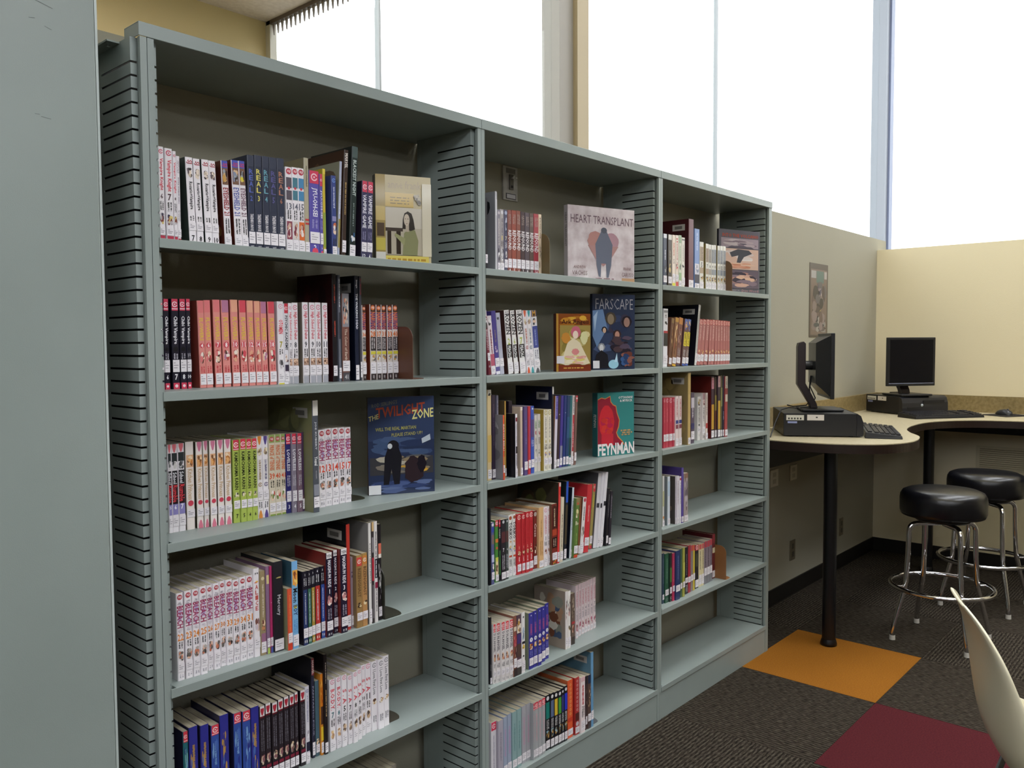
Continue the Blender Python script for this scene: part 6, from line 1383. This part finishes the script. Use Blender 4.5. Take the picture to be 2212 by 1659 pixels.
mb = MB(); mb.box(2.79 - 3.6, XR - .02 - 3.6, YB - .019, YB - .001, CH + .0002, CH + .101, spl)
mb.box(XR - .019 - 3.6, XR - .001 - 3.6, -1.9, YB - .001, CH + .0002, CH + .101, spl)
mb.build('splashback', cn)
for x, y in ((3.014, -.18), (4.62, -.165)):
    mb = MB(); mb.tube([(x - 3.6, y, .012), (x - 3.6, y, CH - .0425)], .0295, mat('0c0c0f', 0.35), 20)
    mb.lathe([(0, 0.0005), (.036, 0.0005), (.036, .012), (.0300, .03)], mat('0c0c0f', 0.35), (x - 3.6, y), 20)
    mb.build('post', cn)
mb = MB(); mb.box(2.80 - 3.6, XR - .01 - 3.6, YB - .08, YB - .001, CH - .19, CH - .0425, mat('16120f', 0.5)); mb.build('cable_trough', cn)
mb = MB(); mb.box(4.86 - 3.6, XR - .001 - 3.6, -1.9, YB - .081, CH - .12, CH - .0425, mat('16120f', 0.5)); mb.build('wall_rail', cn)

mb = MB()
mb.tube([(3.95, .16, CH - .045), (4.05, .15, CH - .12), (4.22, .16, CH - .19), (4.30, .17, CH - .20), (4.33, .17, CH - .13), (4.36, .17, CH - .045)], .0025, mat('b0aca0', 0.5), 6)
tag(mb.build('cable'), 'thin white cable looping down beneath the counter', 'cable')

# ------------------------------------------------------------------ computers
BLK = mat('17171b', 0.4)
BLK2 = mat('222227', 0.3)

def computer(p0, p1, dv, lab, sticker2=True):
    """desktop case: p0-p1 is the visible flank, depth dv to the far side"""
    u = Vector((p1[0] - p0[0], p1[1] - p0[1], 0)); L = u.length
    o = empty('desktop_computer', (p0[0], p0[1], CH + .0005), math.atan2(u.y, u.x))
    tag(o, lab, 'computer', 'desktop computers')
    H = .108
    mb = MB(); mb.box(0, L - .03, 0, dv, .004, H, BLK)
    for a in (.02, L - .06):
        for b in (.02, dv - .04):
            mb.box(a, a + .02, b, b + .02, 0, .0039, DARK)
    bevel(mb.build('case', o), .003)
    # front bezel with a rolled upper edge, drive slots and a button
    mb = MB()
    prof = [(L - .0298, .004), (L - .004, .004), (L, .02), (L - .002, .07), (L - .012, .098), (L - .0298, H + .001)]
    n = len(prof)
    mb.poly([(x, 0, z) for x, z in prof], BLK2); mb.poly([(x, dv, z) for x, z in prof][::-1], BLK2)
    for i in range(n):
        a, b = prof[i], prof[(i + 1) % n]
        mb.poly([(a[0], 0, a[1]), (a[0], dv, a[1]), (b[0], dv, b[1]), (b[0], 0, b[1])], BLK2)
    fz = mb.build('front_bezel', o)
    mb = MB(); mb.box(L - .0025, L + .001, dv * .45, dv * .92, .066, .084, DARK); mb.box(L - .001, L + .002, dv * .1, dv * .36, .03, .034, DARK); mb.box(L - .001, L + .002, dv * .1, dv * .36, .04, .044, DARK)
    mb.build('drive_slot', fz)
    mb = MB(); mb.lathe([(0, 0), (.008, 0), (.008, .003), (0, .004)], mat('b8c0c8', 0.3), (0, 0), 14)
    b_ = mb.build('power_button', fz); b_.location = (L - .0005, dv * .42, .055); b_.rotation_euler = (0, math.pi / 2, 0)
    mb = MB()
    w = .0006
    mb.poly([(.012, -w, .076), (.09, -w, .076), (.09, -w, .1), (.012, -w, .1)], mat('cfcdc4', 0.5))
    for k in range(5):
        mb.poly([(.02 + k * .013, -w * 1.5, .08), (.027 + k * .013, -w * 1.5, .08), (.027 + k * .013, -w * 1.5, .088), (.02 + k * .013, -w * 1.5, .088)], mat('33332e', 0.5))
    mb.poly([(.104, -w, .076), (.178, -w, .076), (.178, -w, .102), (.104, -w, .102)], mat('d9d3cf', 0.5))
    mb.poly([(.142, -w * 1.5, .087), (.150, -w * 1.5, .087), (.150, -w * 1.5, .093), (.142, -w * 1.5, .093)], mat('3a3a3a', 0.5))
    mb.poly([(.018, -w, .062), (.06, -w, .062), (.06, -w, .071), (.018, -w, .071)], mat('8a93c0', 0.5))
    mb.build('asset_labels', o)
    return o
computer((2.952, .018), (3.133, -.282), .385, 'black desktop computer lying flat near the bookcase end of the counter')
computer((4.62, .205), (4.452, -.060), .33, 'black desktop computer lying flat in the counter corner')

def monitor(cx, cy, z, face, W_, H_, zc, lab, back=.10):
    """face = heading of the screen normal (radians); local +x is the way the screen faces"""
    o = empty('monitor', (cx, cy, z), face)
    tag(o, lab, 'monitor', 'flat screen monitors')
    mb = MB(); mb.box(.012, .030, -W_ / 2, W_ / 2, zc - H_ / 2, zc + H_ / 2, BLK)
    bevel(mb.build('bezel', o), .003)
    mb = MB(); mb.poly([(.0304, -W_ / 2 + .016, zc - H_ / 2 + .02), (.0304, W_ / 2 - .016, zc - H_ / 2 + .02), (.0304, W_ / 2 - .016, zc + H_ / 2 - .014), (.0304, -W_ / 2 + .016, zc + H_ / 2 - .014)], mat('0a0a10', 0.12)); mb.build('screen', o)
    mb = MB(); mb.box(.0303, .031, -W_ / 2 + .01, W_ / 2 - .01, zc - H_ / 2 + .014, zc - H_ / 2 + .0175, mat('8a8fa8', 0.25)); mb.build('silver_line', o)
    # bulged rear housing
    mb = MB()
    a = [(-W_ / 2 + .01, zc - H_ / 2 + .012), (W_ / 2 - .01, zc - H_ / 2 + .012), (W_ / 2 - .01, zc + H_ / 2 - .012), (-W_ / 2 + .01, zc + H_ / 2 - .012)]
    b = [(-W_ / 2 + .07, zc - H_ / 2 + .07), (W_ / 2 - .07, zc - H_ / 2 + .07), (W_ / 2 - .07, zc + H_ / 2 - .045), (-W_ / 2 + .07, zc + H_ / 2 - .045)]
    vv = [(.0118, y, q) for y, q in a] + [(-.042, y, q) for y, q in b]
    mb.mesh(vv, [(4, 5, 6, 7), (0, 1, 5, 4), (1, 2, 6, 5), (2, 3, 7, 6), (3, 0, 4, 7)], BLK2)
    mb.build('rear_housing', o)
    mb = MB(); mb.tube([(-.0425, 0, zc), (-.075, 0, zc)], .022, BLK, 14); mb.build('tilt_hinge', o)
    mb = MB()
    k = [(-.075, zc - .085), (-.075, zc + .105), (-.085, zc + .115), (-.108, zc + .108), (-.112, zc + .09), (-.112, zc - .09), (-.055, .030), (-.050, .012), (-.018, .012), (-.024, .035)]
    for s_ in (-.03, .03):
        pass
    vv = [(x, -.03, q) for x, q in k] + [(x, .03, q) for x, q in k]
    n = len(k)
    fs = [tuple(range(n))[::-1], tuple(range(n, 2 * n))] + [(i, (i + 1) % n, n + (i + 1) % n, n + i) for i in range(n)]
    mb.mesh(vv, fs, mat('2a1e20', 0.4))
    bevel(mb.build('stand_arm', o), .002)
    mb = MB(); mb.box(-.10, .085, -.105, .105, .0004, .0115, BLK); bevel(mb.build('stand_base', o), .004)
    mb = MB()
    mb.tube([(-.045, .01, zc - .05), (-.05, .02, zc - .11), (-.04, .03, .05), (-.06, .04, .02), (-.12, .06, .012), (-.14, .10, .016)], .003, DARK, 6)
    mb.tube([(-.045, -.02, zc - .05), (-.055, -.03, zc - .1), (-.03, -.03, .06), (-.05, -.02, .018), (-.10, -.05, .014)], .003, DARK, 6)
    mb.build('cable', o)
    return o
MZ = CH + .1095
m1 = monitor(3.215, -.052, MZ, math.atan2(-.857, .515), .345, .305, .215, 'black monitor seen from its back edge, standing on a computer near the bookcase')
m2 = monitor(4.60, -.045, MZ, math.atan2(-.80, -.60), .325, .292, .205, 'black monitor showing its dark screen in the counter corner')

def keyboard(cx, cy, rz, lab):
    o = empty('keyboard', (cx, cy, CH + .0005), rz)
    tag(o, lab, 'keyboard', 'black keyboards')
    mb = MB()
    mb.mesh([(-.225, -.078, 0), (.225, -.078, 0), (.225, .078, 0), (-.225, .078, 0), (-.222, -.075, .014), (.222, -.075, .014), (.222, .075, .028), (-.222, .075, .028)],
            [(0, 3, 2, 1), (4, 5, 6, 7), (0, 1, 5, 4), (1, 2, 6, 5), (2, 3, 7, 6), (3, 0, 4, 7)], BLK)
    bevel(mb.build('body', o), .002)
    mb = MB()
    kc = mat('2a2a30', 0.3)
    for r in range(6):
        y = -.062 + r * .0225 + (.006 if r == 5 else 0)
        z = .0145 + (y + .075) / .15 * .014
        x = -.212
        while x < .2:
            w = .0165
            if r == 0 and -.13 < x < -.06: w = .105
            if not (.068 < x < .078 or .134 < x < .144):
                mb.box(x, x + w, y - .0082, y + .0082, z, z + .006, kc)
            x += w + .0022
    k = mb.build('keys', o)
    k['kind'] = 'stuff'
    return o
keyboard(3.345, -.285, math.radians(22), 'black keyboard on the rounded end of the counter')
keyboard(4.445, -.270, math.radians(-36), 'black keyboard in front of the corner computer')
mb = MB(); mb.box(-.10, .10, -.09, .09, .0003, .003, mat('1a1412', 0.8))
o = tag(mb.build('mouse_pad', None, (4.80, -.53, CH)), 'dark rectangular mouse pad on the counter by the partition wall', 'mouse pad')
o.rotation_euler = (0, 0, math.radians(-30))
ms = empty('mouse', (4.80, -.52, CH + .0034), math.radians(-120))
tag(ms, 'small black computer mouse on the dark pad', 'mouse')
mb = MB()
vv, ff = [], []
for i in range(9):
    a = i / 8 * math.pi / 2
    for k in range(20):
        b = 2 * math.pi * k / 20
        vv.append((.055 * math.cos(a) * math.cos(b), .032 * math.cos(a) * math.sin(b), .034 * math.sin(a) * (1 + .15 * math.cos(b) * math.cos(a))))
for i in range(8):
    for k in range(20):
        ff.append((i * 20 + k, i * 20 + (k + 1) % 20, (i + 1) * 20 + (k + 1) % 20, (i + 1) * 20 + k))
mb.mesh(vv, ff, BLK2, True)
mb.build('shell', ms)
mb = MB(); mb.tube([(.025, -.003, .031), (.025, .003, .031)], .006, mat('55555c', 0.3), 12); mb.build('scroll_wheel', ms)
mb = MB(); mb.tube([(.05, 0, .008), (.08, .02, .004), (.12, .05, .004), (.16, .13, .004), (.15, .2, .004)], .002, DARK, 6); mb.build('cord', ms)
mb = MB()
mb.box(-.045, .045, -.03, .03, .0003, .045, BLK2)
mb.box(-.035, .035, -.036, -.0302, .012, .03, mat('77777c', 0.3))
o = tag(mb.build('power_strip', None, (2.90, .10, CH)), 'black power adapter box behind the computer by the bookcase end', 'adapter')
o.rotation_euler = (0, 0, .4)
mb = MB(); mb.tube([(2.86, .04, CH + .004), (2.93, .05, CH + .06), (3.02, .06, CH + .118), (3.08, .05, CH + .125), (3.12, .02, CH + .122)], .003, DARK, 6)
tag(mb.build('cable'), 'black cable lying over the computer near the bookcase', 'cable')

# ------------------------------------------------------------------ stools
def stool(cx, cy, rz, lab):
    o = empty('bar_stool', (cx, cy, 0), rz)
    tag(o, lab, 'stool', 'black bar stools')
    vin = noisy('black_vinyl', '0a0a0e', '101016', 40, rough=0.28, bump=0.1, bscale=300, spec=0.6)
    mb = MB()
    R = .182
    prof = [(0, .578), (R * .8, .578), (R * .96, .584), (R, .602), (R * 1.005, .655), (R * .99, .676), (R * .94, .692), (R * .82, .702), (R * .5, .707), (0, .709)]
    mb.lathe(prof, vin, (0, 0), 64)
    mb.build('seat', o)
    mb = MB(); mb.lathe([(0, .560), (.115, .560), (.12, .566), (.12, .5775), (0, .5775)], BLK, (0, 0), 28); mb.build('swivel_plate', o)
    for k in range(4):
        a = math.pi / 4 + k * math.pi / 2
        c, s_ = math.cos(a), math.sin(a)
        pr_ = [(.01, .548), (.08, .548), (.12, .546)] + [(.12 + .035 * math.sin(q * math.pi / 10), .546 - .035 + .035 * math.cos(q * math.pi / 10)) for q in range(1, 6)] + [(.158, .40), (.166, .27), (.170, .245), (.182, .20), (.216, .075), (.224, .04), (.225, .022)]
        zoff = .0015 * k
        mb = MB(); mb.tube([(r * c, r * s_, z - (zoff if r < .1 else 0)) for r, z in pr_], .0115, CHROME, 12)
        lg = mb.build('leg', o)
        mb = MB(); mb.tube([(.225 * c, .225 * s_, .0005), (.225 * c, .225 * s_, .0215)], [.0135, .0125], mat('c8c4bc', 0.5), 12); mb.build('foot_cap', lg)
    mb = MB(); mb.tube([(.2165 * math.cos(2 * math.pi * q / 48), .2165 * math.sin(2 * math.pi * q / 48), .250) for q in range(48)], .0105, CHROME, 10, True); mb.build('foot_ring', o)
    for k in range(4):
        a = math.pi / 4 + k * math.pi / 2
        mb = MB(); mb.tube([(.1805 * math.cos(a), .1805 * math.sin(a), .25), (.207 * math.cos(a), .207 * math.sin(a), .25)], .006, CHROME, 8); mb.build('ring_bracket', o)
    return o
stool(3.425, -.545, math.radians(-3), 'black vinyl bar stool with chrome ring closer to the orange carpet tile')
stool(4.12, -.575, math.radians(-4), 'black vinyl bar stool with chrome ring closer to the wall grille')

# ------------------------------------------------------------------ moulded chair
def shell_chair(cx, cy, rz):
    o = empty('shell_chair', (cx, cy, 0), rz)
    tag(o, 'off-white moulded plastic shell chair on slim metal legs', 'chair')
    pl = noisy('cream_plastic', 'd3ccb0', 'd8d1b6', 5, rough=0.35)
    # profile from front lip of the seat to the top of the back: (forward, up, half width, side curl)
    prof = spline3([(.24, .425, .20, .01), (.20, .440, .215, .02), (.10, .430, .225, .035), (0, .420, .23, .055), (-.10, .425, .23, .075), (-.160, .448, .228, .085), (-.190, .500, .222, .075), (-.203, .57, .214, .055), (-.211, .64, .203, .036), (-.220, .70, .188, .022), (-.233, .745, .160, .013), (-.248, .778, .12, .008), (-.262, .800, .07, .004)], 4)
    m_ = 22
    vv, ff = [], []
    for i, (f, z, hw, curl) in enumerate(prof):
        a = prof[max(i - 1, 0)]; b = prof[min(i + 1, len(prof) - 1)]
        tx, tz = b[0] - a[0], b[1] - a[1]
        l = math.hypot(tx, tz)
        nx, nz = (tz / l, -tx / l)
        if nx < 0 and False: nx, nz = -nx, -nz
        for k in range(m_ + 1):
            s_ = -1 + 2 * k / m_
            c = curl * abs(s_) ** 2.4
            vv.append((f + nx * c, hw * math.sin(s_ * math.pi / 2 * .98), z + nz * c))
    n = m_ + 1
    for i in range(len(prof) - 1):
        for k in range(m_):
            ff.append((i * n + k, i * n + k + 1, (i + 1) * n + k + 1, (i + 1) * n + k))
    mb = MB(); mb.mesh(vv, ff, pl, True)
    s = mb.build('shell', o)
    md = s.modifiers.new('thick', 'SOLIDIFY'); md.thickness = .007; md.offset = 0
    md = s.modifiers.new('sub', 'SUBSURF'); md.levels = 1; md.render_levels = 2
    mtl = mat('b8b8ba', 0.2, 1.0)
    for sx_ in (-1, 1):
        for sy_ in (-1, 1):
            mb = MB(); mb.tube([(sx_ * .05, sy_ * .09, .404), (sx_ * .12, sy_ * .15, .38), (sx_ * .20, sy_ * .22, .012)], .008, mtl, 10)
            lg = mb.build('leg', o)
            mb = MB(); mb.tube([(sx_ * .2005, sy_ * .2205, .0005), (sx_ * .2005, sy_ * .2205, .0115)], .011, DARK, 10); mb.build('glide', lg)
    mb = MB(); mb.box(-.06, .06, -.10, .10, .398, .410, mtl); mb.build('mount', o)
    return o

def spline3(pts, n):
    out = []
    for i in range(len(pts) - 1):
        P = [pts[max(i - 1, 0)], pts[i], pts[i + 1], pts[min(i + 2, len(pts) - 1)]]
        for k in range(n):
            t = k / n
            out.append(tuple(0.5 * (2 * P[1][j] + (P[2][j] - P[0][j]) * t + (2 * P[0][j] - 5 * P[1][j] + 4 * P[2][j] - P[3][j]) * t * t + (3 * P[1][j] - P[0][j] - 3 * P[2][j] + P[3][j]) * t ** 3) for j in range(4)))
    out.append(pts[-1])
    return out
shell_chair(1.447, -1.336, math.radians(-66))
